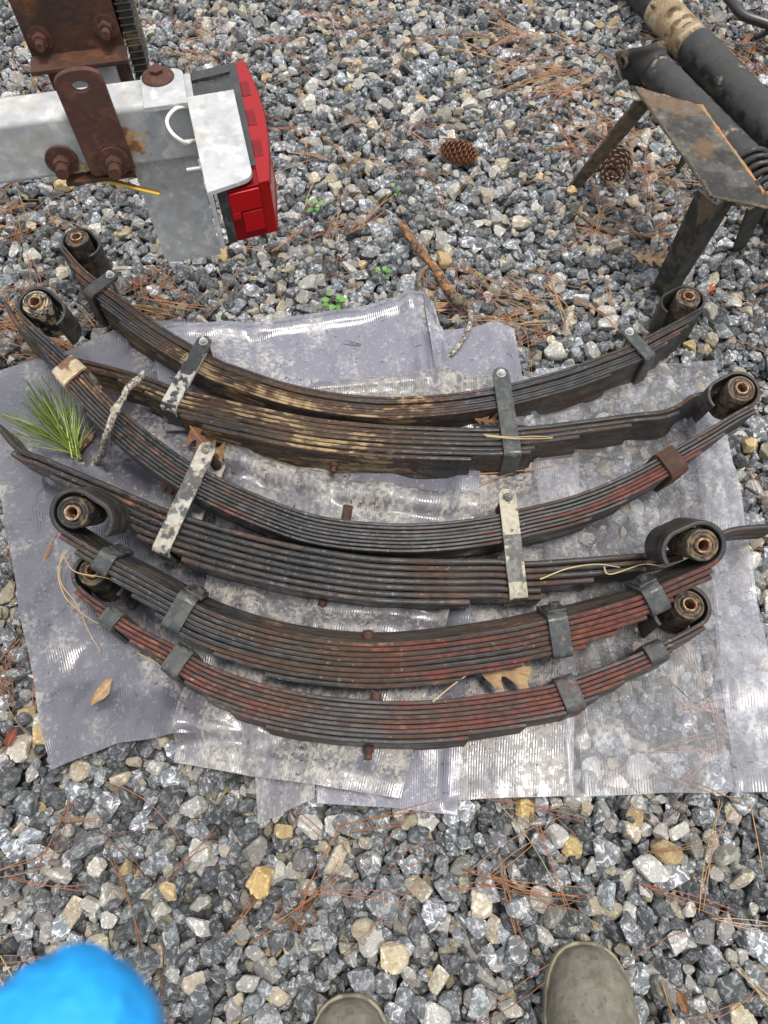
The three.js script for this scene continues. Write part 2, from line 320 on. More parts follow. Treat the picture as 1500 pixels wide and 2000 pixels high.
sheet([[-40, 742], [60, 716], [140, 692], [300, 636], [470, 640]], [[105, 1508], [240, 1454], [345, 1442], [440, 1440], [520, 1440]], PL.lav, 'large bluish grey plastic sheet under the green pine sprig and left spring ends', { wave: 0.014, lift: [[0.62, 0.98, 0.05, 0.03], [0.5, 0.35, 0.12, 0.012]] });
sheet([[430, 690], [640, 700]], [[508, 1610], [618, 1563]], PL.dirty, 'dirty grey plastic flap whose pointed corner sticks out at the bottom below the other sheets', {});
sheet([[900, 800], [1060, 790], [1130, 780]], [[870, 1566], [1010, 1560], [1116, 1557]], PL.dirty, 'dirty beige plastic sheet below the curled oak leaf, right of the middle', {});
sheet([[600, 835], [940, 845]], [[620, 1572], [892, 1592]], PL.milk, 'clear lavender plastic sheet reaching lowest on the gravel, below the middle of the springs', { ridge: [['v', 0.6, 0.02, 0.01], ['u', 0.5, 0.08, 0.006]] });
sheet([[848, 655], [900, 648], [960, 640], [1002, 648]], [[860, 850], [930, 850], [1040, 850]], PL.milk, 'small milky plastic piece beside the twig behind the topmost spring', { ridge: [['u', 0.75, 0.2, 0.014]] });
sheet([[1020, 735], [1130, 720], [1240, 712], [1393, 714]], [[1108, 1559], [1320, 1552], [1400, 1550], [1540, 1546]], PL.clear, 'large clear ribbed plastic sheet on the right with gravel and needles showing through', { ridge: [['u', 0.02, 0.015, 0.006], ['u', 0.72, 0.012, 0.008], ['u', 0.45, 0.1, 0.004]] });
sheet([[1340, 790], [1404, 790]], [[1425, 1551], [1537, 1545]], PL.clear, 'narrow lavender tinted plastic strip along the right rim of the clear ribbed sheet', { ridge: [['u', 0.1, 0.05, 0.006]] });
sheet([[300, 655], [500, 640], [650, 612], [822, 580]], [[330, 860], [520, 850], [700, 840], [868, 800]], PL.milk, 'folded milky lavender plastic corner rising toward the broken stick behind the springs', { ridge: [['v', 0.1, 0.05, 0.012], ['u', 0.95, 0.03, 0.012]], wave: 0.012 });
sheet([[826, 592], [846, 598]], [[868, 850], [915, 840]], PL.milk, 'thin plastic sliver beside the folded corner, over a tan oak leaf', { ridge: [['u', 0.5, 0.3, 0.006]] });
sheet([[610, 764], [700, 752], [800, 740], [880, 737], [975, 746]], [[610, 870], [800, 880], [990, 870]], PL.dirty, 'crumpled pale plastic rim just behind the middle of the topmost spring', { ridge: [['v', 0.12, 0.06, 0.012]] });
sheet([[452, 886], [568, 918], [690, 948], [935, 980]], [[343, 1492], [500, 1520], [640, 1541], [782, 1562]], PL.dirty, 'tan stained plastic sheet with a rolled rim, below the middle of the springs', { roll: 0.05, ridge: [['v', 0.955, 0.02, 0.006], ['v', 0.44, 0.012, 0.012]], lift: [[0.6, 0.42, 0.03, 0.016], [0.8, 0.42, 0.03, 0.014]] });

// ------------------------------------------------------------------ leaf springs
const LREF = 1.9;
function springMat(o, s) { // texture runs along the spring (u) and across its leaves (v over 0.25 m)
  const W = 2048, H = 320, black = [0.012, 0.0125, 0.014], grey = [0.036, 0.0375, 0.040], brown = [0.06, 0.028, 0.0145], red = [0.115, 0.030, 0.021], orange = [0.2, 0.07, 0.024], mud = [0.30, 0.21, 0.105];
  const prof = (list, x) => { for (let i = 1; i < list.length; i++) if (x <= list[i][0]) return lerp(list[i - 1][1], list[i][1], clamp((x - list[i - 1][0]) / (list[i][0] - list[i - 1][0]))); return list[list.length - 1][1]; };
  const mk = () => new Uint8Array(W * H * 4), col = mk(), aux = mk();
  for (let j = 0; j < H; j++) for (let i = 0; i < W; i++) {
    const u = (i + 0.5) / W, v = (j + 0.5) / H, x = u * LREF;
    const cake = sstep(0.5, 0.72, fbm(u, v, 30, 10, 5, s + 30)), streak = fbm(u, v, 14, 34, 5, s), fine = fbm(u, v, 120, 40, 4, s + 3), blot = fbm(u, v, 22, 8, 5, s + 6), leaf = vn(u * 6, v * 36, 6, 36, s + 9);
    let c = mixc(black, grey, sstep(0.44, 0.72, fine) * 0.75);
    const th = (w) => 1 - w;
    const face = v > 0.48, wB = prof(o.brown, x), wR = prof(o.red, x) * (face ? 0.3 : 1), wM = prof(o.mud, x) * (face ? 1.12 : 1);
    const mB = sstep(th(wB) - 0.1, th(wB) + 0.1, 0.55 * streak + 0.45 * blot), mR = sstep(th(wR) - 0.08, th(wR) + 0.08, 0.3 * streak + 0.32 * fine + 0.38 * leaf), mO = sstep(0.63, 0.72, 0.5 * blot + 0.5 * fine) * clamp(wB * 1.2 + wR * 0.4), mM = sstep(th(wM) - 0.04, th(wM) + 0.04, 0.45 * blot + 0.3 * streak + 0.25 * fine);
    c = mixc(c, brown, mB * 0.9); c = mixc(c, red, mR * (0.95 - 0.55 * sstep(0.5, 0.66, fbm(u, v, 260, 70, 3, s + 24)))); c = mixc(c, orange, mO * 0.55); c = mixc(c, mud, mM * 0.85);
    const speck = sstep(0.80, 0.86, fbm(u, v, 300, 50, 2, s + 12)); c = mixc(c, [0.3, 0.28, 0.25], speck * 0.3); if (face) c = mixc(c, [0.062, 0.056, 0.042], 0.7 * sstep(0.42, 0.66, fbm(u, v, 40, 30, 4, s + 21)));
    c = mixc(c, [0.034, 0.027, 0.020], cake * 0.6); c = c.map((q) => q * lerp(0.5, 1.5, fbm(u, v, 240, 60, 3, s + 15)));
    const wet = prof(o.wet, x) * sstep(0.53, 0.61, fbm(u, v, 200, 42, 3, s + 18));
    const r = lerp(lerp(0.5, 0.82, Math.max(mB, mR, mM)), 0.12, wet), b = 0.35 + 0.35 * fine + 0.2 * mM + 0.15 * mB + 0.18 * wet;
    const k = (j * W + i) * 4;
    for (let q = 0; q < 3; q++) col[k + q] = 255 * toS(clamp(c[q]));
    aux[k] = 255 * clamp(b); aux[k + 1] = 255 * clamp(r); col[k + 3] = aux[k + 3] = 255;
  }
  const t = (d, cs) => { const x = new THREE.DataTexture(d, W, H); x.wrapS = x.wrapT = THREE.RepeatWrapping; x.magFilter = THREE.LinearFilter; x.minFilter = THREE.LinearMipmapLinearFilter; x.generateMipmaps = true; if (cs) x.colorSpace = THREE.SRGBColorSpace; x.needsUpdate = true; return x; };
  const a = t(aux, false);
  return new THREE.MeshPhysicalMaterial({ map: t(col, true), roughnessMap: a, roughness: 1, bumpMap: a, bumpScale: 0.002 });
}
const M = {
  blackSteel: grime({ base: [0.03, 0.031, 0.032], layers: [{ c: [0.1, 0.1, 0.1], at: 0.6, fx: 20, amt: 0.5, s: 2 }, { c: [0.09, 0.05, 0.03], at: 0.66, fx: 8, s: 3 }], rough: 0.5, s: 1 }),
  greySteel: grime({ base: [0.038, 0.043, 0.045], layers: [{ c: [0.10, 0.098, 0.09], at: 0.57, fx: 18, amt: 0.6, s: 2 }, { c: [0.15, 0.115, 0.07], at: 0.72, fx: 16, s: 3, amt: 0.7 }], rough: 0.38, s: 2 }),
  rust: grime({ base: [0.062, 0.026, 0.015], layers: [{ c: [0.14, 0.052, 0.018], at: 0.58, fx: 12, amt: 0.6, s: 2, soft: 0.1 }, { c: [0.035, 0.018, 0.013], at: 0.58, fx: 6, s: 3, amt: 0.7 }], rough: 0.85, bump: 0.001, s: 3 }),
  darkRust: grime({ base: [0.06, 0.024, 0.017], layers: [{ c: [0.11, 0.042, 0.024], at: 0.55, fx: 16, amt: 0.7, s: 2 }], rough: 0.75, bump: 0.0006, s: 4 }),
  crust: grime({ base: [0.05, 0.052, 0.053], layers: [{ c: [0.14, 0.14, 0.135], at: 0.5, fx: 14, amt: 0.6, s: 4 }, { c: [0.42, 0.40, 0.35], at: 0.6, fx: 9, amt: 0.85, s: 2, rise: 0.6 }, { c: [0.36, 0.29, 0.18], at: 0.68, fx: 12, s: 3, rise: 0.5, amt: 0.7 }], rough: 0.5, bump: 0.0014, s: 5 }),
  halfCrust: grime({ base: [0.028, 0.028, 0.028], layers: [{ c: [0.09, 0.09, 0.085], at: 0.58, fx: 18, amt: 0.6, s: 4 }, { c: [0.47, 0.45, 0.40], at: 0.6, fx: 9, amt: 0.95, s: 2, rise: 0.8, mask: (u, v) => v > 0.36 && v < 0.86 ? 0.24 * sstep(0.36, 0.44, v) : -0.1 }], rough: 0.5, bump: 0.0022, s: 25 }),
  cream: grime({ base: [0.06, 0.062, 0.062], layers: [{ c: [0.2, 0.195, 0.18], at: 0.52, fx: 16, amt: 0.7, s: 4 }, { c: [0.38, 0.35, 0.27], at: 0.55, fx: 8, amt: 0.9, s: 2, rise: 0.3, mask: (u, v) => v < 0.26 || v > 0.75 ? 0.3 : v < 0.4 ? 0.06 : -0.06 }, { c: [0.06, 0.06, 0.055], at: 0.72, fx: 14, s: 3, rough: 0.5 }], rough: 0.6, bump: 0.001, s: 6 }),
  plaster: grime({ base: [0.47, 0.37, 0.23], layers: [{ c: [0.55, 0.48, 0.35], at: 0.5, fx: 9, s: 2 }, { c: [0.2, 0.12, 0.06], at: 0.65, fx: 8, s: 3 }], rough: 0.9, bump: 0.003, s: 7 }),
  creamRubber: grime({ base: [0.03, 0.029, 0.027], layers: [{ c: [0.45, 0.37, 0.24], at: 0.5, fx: 8, amt: 0.85, s: 2, rise: 0.6 }], rough: 0.7, bump: 0.0016, s: 28 }),
  rubber: grime({ base: [0.022, 0.021, 0.02], layers: [{ c: [0.16, 0.11, 0.06], at: 0.56, fx: 8, amt: 0.75, s: 2 }], rough: 0.75, s: 8 }),
  bushMetal: grime({ base: [0.075, 0.06, 0.045], layers: [{ c: [0.22, 0.145, 0.075], at: 0.52, fx: 10, amt: 0.7, s: 2, soft: 0.14 }, { c: [0.03, 0.028, 0.026], at: 0.58, fx: 14, s: 3, soft: 0.1 }], rough: 0.6, s: 9 }),
  sleeve: grime({ base: [0.2, 0.09, 0.045], layers: [{ c: [0.4, 0.3, 0.2], at: 0.58, fx: 9, s: 2 }], rough: 0.6, metal: 0.2, s: 10 }),
  galv: grime({ base: [0.42, 0.435, 0.44], layers: [{ c: [0.53, 0.54, 0.54], at: 0.56, fx: 28, amt: 0.8, s: 2, rise: 0.1 }, { c: [0.31, 0.32, 0.33], at: 0.58, fx: 11, s: 3, amt: 0.6, rise: 0, soft: 0.15 }, { c: [0.38, 0.345, 0.27], at: 0.66, fx: 8, s: 4, amt: 0.4, rise: 0, soft: 0.12 }], rough: 0.5, metal: 0.12, bump: 0.0003, s: 11 }),
  zinc: new THREE.MeshStandardMaterial({ color: new THREE.Color().setRGB(0.5, 0.5, 0.48), metalness: 0.7, roughness: 0.35 }),
  dark: new THREE.MeshStandardMaterial({ color: new THREE.Color().setRGB(0.012, 0.011, 0.01), roughness: 0.9 }),
};
function sweep(path, sec, y0, vOf, cap = true) { // path: [{x,z,nx,nz,s}], sec: closed list of [n, y]; outward loop
  const P = [], UV = [], I = [], m = sec.length;
  for (const p of path) for (let k = 0; k <= m; k++) { const [n, y] = sec[k % m]; P.push(p.x + p.nx * n, y0 + y, p.z + p.nz * n); UV.push(p.s / LREF, vOf(n, y)); }
  for (let i = 0; i + 1 < path.length; i++) for (let k = 0; k < m; k++) { const a = i * (m + 1) + k, b = a + m + 1; I.push(a, a + 1, b, b, a + 1, b + 1); }
  const body = geo(P, I, UV);
  if (!cap) return body;
  const caps = [];
  for (const [p, f] of [[path[0], 1], [path[path.length - 1], 0]]) {
    const cp = [], cu = [], ci = [];
    sec.forEach(([n, y]) => { cp.push(p.x + p.nx * n, y0 + y, p.z + p.nz * n); cu.push(p.s / LREF + n, vOf(n, y)); });
    for (let k = 1; k + 1 < m; k++) f ? ci.push(0, k + 1, k) : ci.push(0, k, k + 1);
    caps.push(geo(cp, ci, cu));
  }
  return merge([body, ...caps]);
}
function leafSection(t, w, r) { // rounded rectangle, counter-clockwise seen along the path
  const out = [], c = [[t / 2 - r, w - r, 0], [-t / 2 + r, w - r, 90], [-t / 2 + r, r, 180], [t / 2 - r, r, 270]];
  for (const [n, y, a0] of c) for (let k = 0; k <= 3; k++) { const a = (a0 + k * 30) * Math.PI / 180; out.push([n + Math.cos(a) * r, y + Math.sin(a) * r]); }
  return out;
}
function withNormals(pts) { // 2D path -> normals to the right of the walking direction (outward of the bow)
  let s = 0;
  return pts.map((p, i) => { const a = pts[Math.max(0, i - 1)], b = pts[Math.min(pts.length - 1, i + 1)], tx = b.x - a.x, tz = b.z - a.z, l = Math.hypot(tx, tz) || 1; if (i) s += Math.hypot(p.x - pts[i - 1].x, p.z - pts[i - 1].z); return { x: p.x, z: p.z, nx: -tz / l, nz: tx / l, tx: tx / l, tz: tz / l, s: p.s ?? s }; });
}
function makeSpring(o) {
  const phi = THREE.MathUtils.degToRad(o.tilt), w = o.w ?? 0.075, n = V3(0, Math.cos(phi), Math.sin(phi));
  const total = o.packs.reduce((a, p) => a + p.n * p.t, 0), hTop = o.base + w * Math.cos(phi) + total * Math.sin(phi);
  const topC = at(o.centre[0], o.centre[1], hTop), org = topC.clone().addScaledVector(n, -w);
  const root = thing('leaf_spring', o.label, 'leaf spring', org); root.rotation.x = phi;
  const ez = V3(0, -Math.sin(phi), Math.cos(phi));
  const loc = ([px, py]) => { const d = atPlane(px, py, topC, n).sub(org); return V3(d.x, 0, d.dot(ez)); };
  const toPx = (x, z) => { const p = org.clone().addScaledVector(V3(1, 0, 0), x).addScaledVector(ez, z).addScaledVector(n, w).sub(eye); const d = p.dot(fw); return 750 + FPX * p.x / d; };
  const tracks = [];
  o.packs.forEach((pk, pi) => {
    const curve = new THREE.CatmullRomCurve3(pk.pts.map(loc), false, 'centripetal'), N = 160;
    const base = withNormals(curve.getSpacedPoints(N).map((p) => ({ x: p.x, z: p.z })));
    const sx = base.map((p) => toPx(p.x, p.z)), find = (px) => { let b = 0; sx.forEach((q, i) => { if (Math.abs(q - px) < Math.abs(sx[b] - px)) b = i; }); return b; };
    tracks.push({ base, find, pk });
    for (let i = 0; i < pk.n; i++) {
      const [x0, x1] = pk.ext[i], full = x0 === null, a = full ? 0 : find(x0), b = full ? N : find(x1), off = (i + 0.5) * pk.t, t = pk.t * (pk.fill ?? 0.9), jy = gauss() * 0.0011, ph = rr(0, 9);
      let line = []; for (let k = a; k <= b; k++) { const p = base[k], dn = off + 0.0004 * (vn(p.s * 25 + ph, pi + i) - 0.5); line.push({ x: p.x + p.nx * dn, z: p.z + p.nz * dn, s: p.s }); }
      const rI = o.rIn ?? 0.030;
      if (i === 0 && pi === 0) { // eyes rolled from the main leaf towards the inside of the bow
        const R = rI + t / 2;
        const eyeEnd = (end, T, Nn, sgn) => { // T points away from the spring, Nn towards the inside
          const c = { x: end.x + Nn.x * R, z: end.z + Nn.z * R }, out = [];
          for (let q = -84; q <= 96; q += 9) { const A = q * Math.PI / 180; out.push({ x: c.x + R * (Math.cos(A) * T.x + Math.sin(A) * Nn.x), z: c.z + R * (Math.cos(A) * T.z + Math.sin(A) * Nn.z) }); }
          const back = o.curl ?? 0.026, rc = R * 0.96;
          for (let q = 100; q <= 196; q += 9) { const A = q * Math.PI / 180; out.push({ x: c.x - back * T.x + rc * (Math.cos(A) * T.x + Math.sin(A) * Nn.x) + (R - rc) * Nn.x, z: c.z - back * T.z + rc * (Math.cos(A) * T.z + Math.sin(A) * Nn.z) + (R - rc) * Nn.z }); }
          out.forEach((p, k) => { p.s = end.s + sgn * (k + 1) * 0.006; });
          return [c, out];
        };
        const e0 = line[0], e1 = line[line.length - 1], f0 = base[0], f1 = base[N];
        const [cR, oR] = eyeEnd(e1, { x: f1.tx, z: f1.tz }, { x: -f1.nx, z: -f1.nz }, 1), [cL, oL] = eyeEnd(e0, { x: -f0.tx, z: -f0.tz }, { x: -f0.nx, z: -f0.nz }, -1);
        line = [...oL.reverse(), ...line, ...oR];
        [cL, cR].forEach((c, side) => {
          const rb = 0.0245, top = w + 0.004, L = (r, y) => V2(r, y);
          const bush = part('bushing', boxUV(new THREE.LatheGeometry([L(0.0165, -0.004), L(rb - 0.002, -0.004), L(rb, -0.002), L(rb, top - 0.003), L(rb - 0.0015, top), L(0.0205, top), L(0.0195, top - 0.0025), L(0.0185, top - 0.0025), L(0.0175, top - 0.0005), L(0.0150, top - 0.0005), L(0.0142, top - 0.003), L(0.0110, top - 0.003), L(0.0110, top - 0.02)], 40), 0.09, rnd()), side ? M.bushMetal : o.creamEye ?? M.rubber, root);
          bush.position.set(c.x, 0, c.z);
          const sl = part('sleeve', boxUV(new THREE.LatheGeometry([L(0.0085, 0.004), L(0.0085, top + 0.003), L(0.0092, top + 0.004), L(0.0112, top + 0.004), L(0.0118, top + 0.0035), L(0.0118, top - 0.02)], 32), 0.05, rnd()), M.sleeve, bush);
          part('bore', cyl(0.0086, 0.0086, 0.01, 20).translate(0, top - 0.034, 0), M.dark, bush); sl.userData = {};
        });
      }
      const path = withNormals(line), sec = leafSection(t, w, Math.min(t * (pk.round ?? 0.28), 0.0042)), vOff = rr(-0.006, 0.006), o0 = (pi ? tracks[0].pk.n * tracks[0].pk.t : 0) + off;
      const g = sweep(path, sec, jy, (nn, y) => y > w - 0.0009 ? (o0 + nn) / 0.28 + 0.01 : 0.5 + (w - y) / 0.25 + i * 0.013);
      part('leaf', g, o.mat, root);
    }
  });
  const spot = (px, pi = 0) => { const t = tracks[pi]; return t.base[t.find(px)]; };
  const countAt = (px) => tracks.map(({ pk }) => pk.ext.filter(([a, b]) => a === null || (px >= a && px <= b)).length);
  const frame = (m, p) => { m.matrixAutoUpdate = true; m.position.set(p.x, 0, p.z); m.rotation.y = -Math.atan2(p.tz, p.tx); return m; }; // local x = along, z = outward
  for (const c of o.clips) {
    const p = spot(c.px, 0), cnt = countAt(c.px), th = c.th ?? 0.005, bw = c.bw ?? 0.026;
    let D = c.deep ?? (cnt[0] * o.packs[0].t + (c.both ? (cnt[1] ?? 0) * o.packs[1].t : 0));
    if (c.both) { const q = spot(c.px, 1), gap = Math.max(0, (q.x - p.x) * p.nx + (q.z - p.z) * p.nz); D = gap + cnt[1] * o.packs[1].t; }
    const grp = new THREE.Group(); grp.name = 'clip'; root.add(grp); frame(grp, p); if (c.label) grp.userData.label = c.label;
    const g0 = 0.0015, sh = new THREE.Shape();
    const R = (x0, y0, x1, y1, r, path) => { path.moveTo(x0 + r, y0); path.lineTo(x1 - r, y0); path.absarc(x1 - r, y0 + r, r, -Math.PI / 2, 0); path.lineTo(x1, y1 - r); path.absarc(x1 - r, y1 - r, r, 0, Math.PI / 2); path.lineTo(x0 + r, y1); path.absarc(x0 + r, y1 - r, r, Math.PI / 2, Math.PI); path.lineTo(x0, y0 + r); path.absarc(x0 + r, y0 + r, r, Math.PI, Math.PI * 1.5); };
    let ex = 0;
    if (c.kind === 'band') {
      R(-g0 - th, -g0 - th, D + g0 + th, w + g0 + th, 0.011, sh); const hole = new THREE.Path(); R(-g0, -g0, D + g0, w + g0, 0.006, hole); sh.holes.push(hole);
    } else { // open bow: two arms that pass over both edges, a bolt through their ends
      ex = c.ext ?? 0.024; const a = -ex, b = D + g0 + th, y0 = -g0 - th, y1 = w + g0 + th, r = 0.009, r2 = 0.004;
      sh.moveTo(a, y1); sh.lineTo(b - r, y1); sh.absarc(b - r, y1 - r, r, Math.PI / 2, 0, true); sh.lineTo(b, y0 + r); sh.absarc(b - r, y0 + r, r, 0, -Math.PI / 2, true); sh.lineTo(a, y0); sh.lineTo(a, y0 + th);
      sh.lineTo(b - th - r2, y0 + th); sh.absarc(b - th - r2, y0 + th + r2, r2, -Math.PI / 2, 0); sh.lineTo(b - th, y1 - th - r2); sh.absarc(b - th - r2, y1 - th - r2, r2, 0, Math.PI / 2); sh.lineTo(a, y1 - th); sh.lineTo(a, y1);
    }
    const bev = 0.0007, list = [new THREE.ExtrudeGeometry(sh, { depth: bw - 2 * bev, bevelThickness: bev, bevelSize: bev, bevelSegments: 2, curveSegments: 6 }).translate(0, 0, -bw / 2 + bev).rotateY(-Math.PI / 2)];
    if (c.kind !== 'band') for (const y of [w + g0 + th / 2, -g0 - th / 2]) list.push(cyl(bw / 2, bw / 2, th + 0.0008, 24).translate(0, y, -ex));
    const skew = c.skew ?? 0;
    part('strap', boxUV(merge(list), 0.16, c.uvOff ?? c.px * 0.013), c.mat, grp); grp.rotation.y += skew;
    if (c.kind !== 'band') {
      const hd = part('bolt', boxUV(merge([cyl(0.0068, 0.0068, 0.006, 6).translate(0, w + th + 0.006, -ex), cyl(0.0085, 0.0085, 0.0016, 20).translate(0, w + th + 0.0024, -ex), cyl(0.004, 0.004, w + 0.03, 10).translate(0, w / 2 + 0.002, -ex)]), 0.08, c.px), c.boltMat ?? M.zinc, grp); hd.userData = {};
      if (c.spacer !== false) part('spacer_tube', boxUV(cyl(0.009, 0.009, w - 0.002, 18).translate(0, w / 2, -ex), 0.1, c.px), M.rust, grp);
    } else if (c.lump) { part('bolt', boxUV(merge([cyl(0.009, 0.009, 0.012, 6).rotateX(Math.PI / 2).translate(0.006, w * 0.55, -th - 0.006), rbox(0.03, 0.045, 0.006, 0.002, 0.004, w * 0.55, -th - 0.002)]), 0.1, c.px), M.blackSteel, grp); }
  }
  for (const b of o.bolts ?? []) {
    const p = spot(b.px, b.pack ?? 0), grp = part('centre_bolt', boxUV(b.nut ? merge([new THREE.CylinderGeometry(0.0105, 0.0105, 0.009, 6).rotateX(Math.PI / 2), cyl(0.0062, 0.0062, b.len ?? 0.022, 12).rotateX(Math.PI / 2).translate(0, 0, (b.len ?? 0.022) * 0.35)]) : merge([cyl(0.0085, 0.0082, b.len ?? 0.014, 20).rotateX(Math.PI / 2)]), 0.07, b.px), b.mat ?? M.darkRust, root);
    if (b.nut) grp.scale.setScalar(0.78);
    frame(grp, p); const depth = b.nut ? countAt(b.px)[b.pack ?? 0] * o.packs[b.pack ?? 0].t + 0.004 : -(b.len ?? 0.014) / 2 + 0.001;
    grp.position.x += p.nx * depth; grp.position.z += p.nz * depth; grp.position.y = w * (b.y ?? 0.5);
  }
  return { root, spot, org, w };
}
const END_C = 1.04, END_D = 1.03;
const SM = { // how much of each coat covers the steel, metre by metre from the left end; the rolled eyes read the last stretch
  a: springMat({ brown: [[0, 0.46], [0.3, 0.56], [0.7, 0.6], [0.9, 0.5], [1.35, 0.4], [1.45, 0.25], [1.9, 0.25]], red: [[0, 0.34], [0.2, 0.28], [1.2, 0.24], [1.43, 0.42], [1.47, 0.2], [1.9, 0.2]], mud: [[0, 0.2], [0.16, 0.42], [0.42, 0.43], [0.6, 0.38], [0.8, 0.41], [0.95, 0.26], [1.4, 0.1], [1.9, 0.16]], wet: [[0, 0.3], [0.5, 0.5], [0.9, 0.5], [1.1, 0.2], [1.9, 0.1]] }, 71),
  b: springMat({ brown: [[0, 0.4], [0.6, 0.34], [1.0, 0.46], [1.5, 0.5], [1.62, 0.3], [1.9, 0.2]], red: [[0, 0.2], [0.15, 0.36], [0.4, 0.33], [0.9, 0.28], [1.1, 0.42], [1.44, 0.48], [1.47, 0.15], [1.9, 0.12]], mud: [[0, 0.34], [0.3, 0.3], [0.42, 0.16], [1.9, 0.12]], wet: [[0, 0.8], [0.4, 0.8], [0.65, 0.6], [0.8, 0.15], [0.95, 0.03], [1.9, 0.03]] }, 81),
  c: springMat({ brown: [[0, 0.4], [0.22, 0.34], [0.34, 0.46], [0.46, 0.58], [0.62, 0.5], [1.0, 0.4], [1.06, 0.3], [1.9, 0.3]], red: [[0, 0.36], [0.08, 0.28], [0.42, 0.26], [0.53, 0.44], [0.66, 0.5], [0.78, 0.5], [0.86, 0.66], [END_C, 0.66], [END_C + 0.02, 0.1], [1.9, 0.1]], mud: [[0, 0.3], [0.16, 0.24], [0.4, 0.3], [0.52, 0.28], [0.64, 0.16], [1.1, 0.1], [1.9, 0.3]], wet: [[0, 0.5], [0.4, 0.3], [0.6, 0.1], [1.9, 0.1]] }, 91),
  d: springMat({ brown: [[0, 0.44], [0.24, 0.42], [0.4, 0.5], [0.5, 0.36], [0.64, 0.48], [1.0, 0.4], [1.9, 0.35]], red: [[0, 0.44], [0.08, 0.5], [0.3, 0.48], [0.38, 0.3], [0.48, 0.22], [0.55, 0.44], [0.66, 0.52], [0.8, 0.5], [END_D, 0.42], [END_D + 0.02, 0.1], [1.9, 0.1]], mud: [[0, 0.16], [0.36, 0.3], [0.56, 0.3], [0.64, 0.16], [1.9, 0.16]], wet: [[0, 0.5], [0.3, 0.4], [0.6, 0.1], [1.9, 0.1]] }, 101),
};
makeSpring({
  label: 'two stage leaf spring farthest back, its left eye below the red tail light', tilt: 1, base: 0.018, centre: [700, 771], mat: SM.a,
  packs: [
    { n: 8, t: 0.0060, pts: [[126, 480], [160, 519], [192, 546], [224, 569], [267, 601], [309, 631], [347, 655], [392, 681], [430, 702], [480, 720], [560, 746], [640, 763], [704, 771], [760, 774], [820, 772], [880, 767], [968, 754], [1000, 747], [1100, 720], [1160, 699], [1228, 673], [1287, 643], [1336, 617], [1364, 601]], ext: [[null], [118, 1372], [150, 1350], [165, 1330], [178, 1310], [200, 1285], [226, 1243], [268, 1170]] },
    { n: 7, t: 0.0100, round: 0.36, pts: [[14, 590], [40, 632], [80, 665], [133, 692], [187, 706], [240, 720], [300, 738], [349, 757], [420, 774], [500, 792], [600, 812], [720, 826], [840, 832], [972, 834], [1060, 828], [1140, 818], [1240, 805], [1300, 798], [1326, 786], [1354, 768], [1395, 760]], ext: [[14, 1395], [155, 1317], [243, 1222], [300, 1125], [340, 1036], [375, 1028], [422, 920]] },
  ],
  clips: [
    { px: 203, kind: 'bow', mat: M.blackSteel, bw: 0.028, ext: 0.02, spacer: false, label: 'short black clip with a bolt near the left eye' }, { px: 1238, kind: 'bow', mat: M.greySteel, bw: 0.025, ext: 0.02, spacer: false },
    { px: 392, kind: 'bow', both: true, mat: M.halfCrust, uvOff: 0, skew: 0.27, bw: 0.031, ext: 0.012, label: 'long clip strap crusted white at its lower end' }, { px: 984, kind: 'bow', both: true, skew: -0.2, mat: M.greySteel, bw: 0.031, ext: 0.02, label: 'long dark grey clip strap' },
  ],
  bolts: [{ px: 668, pack: 1, nut: true }],
});
makeSpring({
  label: 'two stage leaf spring crossed by the lichen twig, with a cream painted strap', tilt: 12, base: 0.020, centre: [700, 1016], mat: SM.b, creamEye: M.creamRubber,
  packs: [
    { n: 8, t: 0.0062, pts: [[46, 614], [70, 636], [98, 661], [130, 691], [170, 730], [200, 762], [240, 800], [270, 826], [300, 850], [370, 900], [433, 933], [500, 963], [600, 1000], [667, 1013], [733, 1019], [800, 1021], [883, 1016], [977, 1002], [1016, 992], [1100, 972], [1180, 944], [1260, 906], [1324, 870], [1380, 838], [1432, 806], [1466, 788]], ext: [[null], [30, 1490], [60, 1462], [90, 1400], [110, 1352], [140, 1300], [160, 1200], [210, 1130]] },
    { n: 7, t: 0.0110, round: 0.42, fill: 0.92, pts: [[-20, 812], [0, 828], [20, 852], [43, 874], [80, 888], [133, 910], [200, 938], [267, 967], [320, 990], [400, 1016], [500, 1044], [600, 1066], [720, 1084], [800, 1089], [880, 1090], [976, 1090], [1020, 1094], [1140, 1087], [1220, 1081], [1284, 1076], [1340, 1064], [1380, 1048], [1408, 1036], [1436, 1027], [1520, 1020]], ext: [[-20, 1520], [37, 1330], [115, 1260], [220, 1150], [280, 1046], [300, 1046], [382, 918]] },
  ],
  clips: [
    { px: 150, kind: 'band', mat: M.plaster, bw: 0.036, label: 'clip band caked with cream dried paint' }, { px: 1296, kind: 'band', mat: M.rust, bw: 0.034, lump: false, label: 'rusty brown clip band' },
    { px: 392, kind: 'bow', both: true, skew: 0.15, mat: M.crust, bw: 0.029, ext: 0.03, boltMat: M.crust, label: 'long grey strap stained with white' }, { px: 988, kind: 'bow', both: true, skew: -0.2, mat: M.cream, uvOff: 0, bw: 0.029, ext: 0.022, boltMat: M.cream, label: 'long strap coated in cream paint' },
  ],
  bolts: [{ px: 679, len: 0.03, y: 0.72, mat: M.rust }, { px: 647, pack: 1, nut: true, len: 0.008, y: 0.4 }],
});
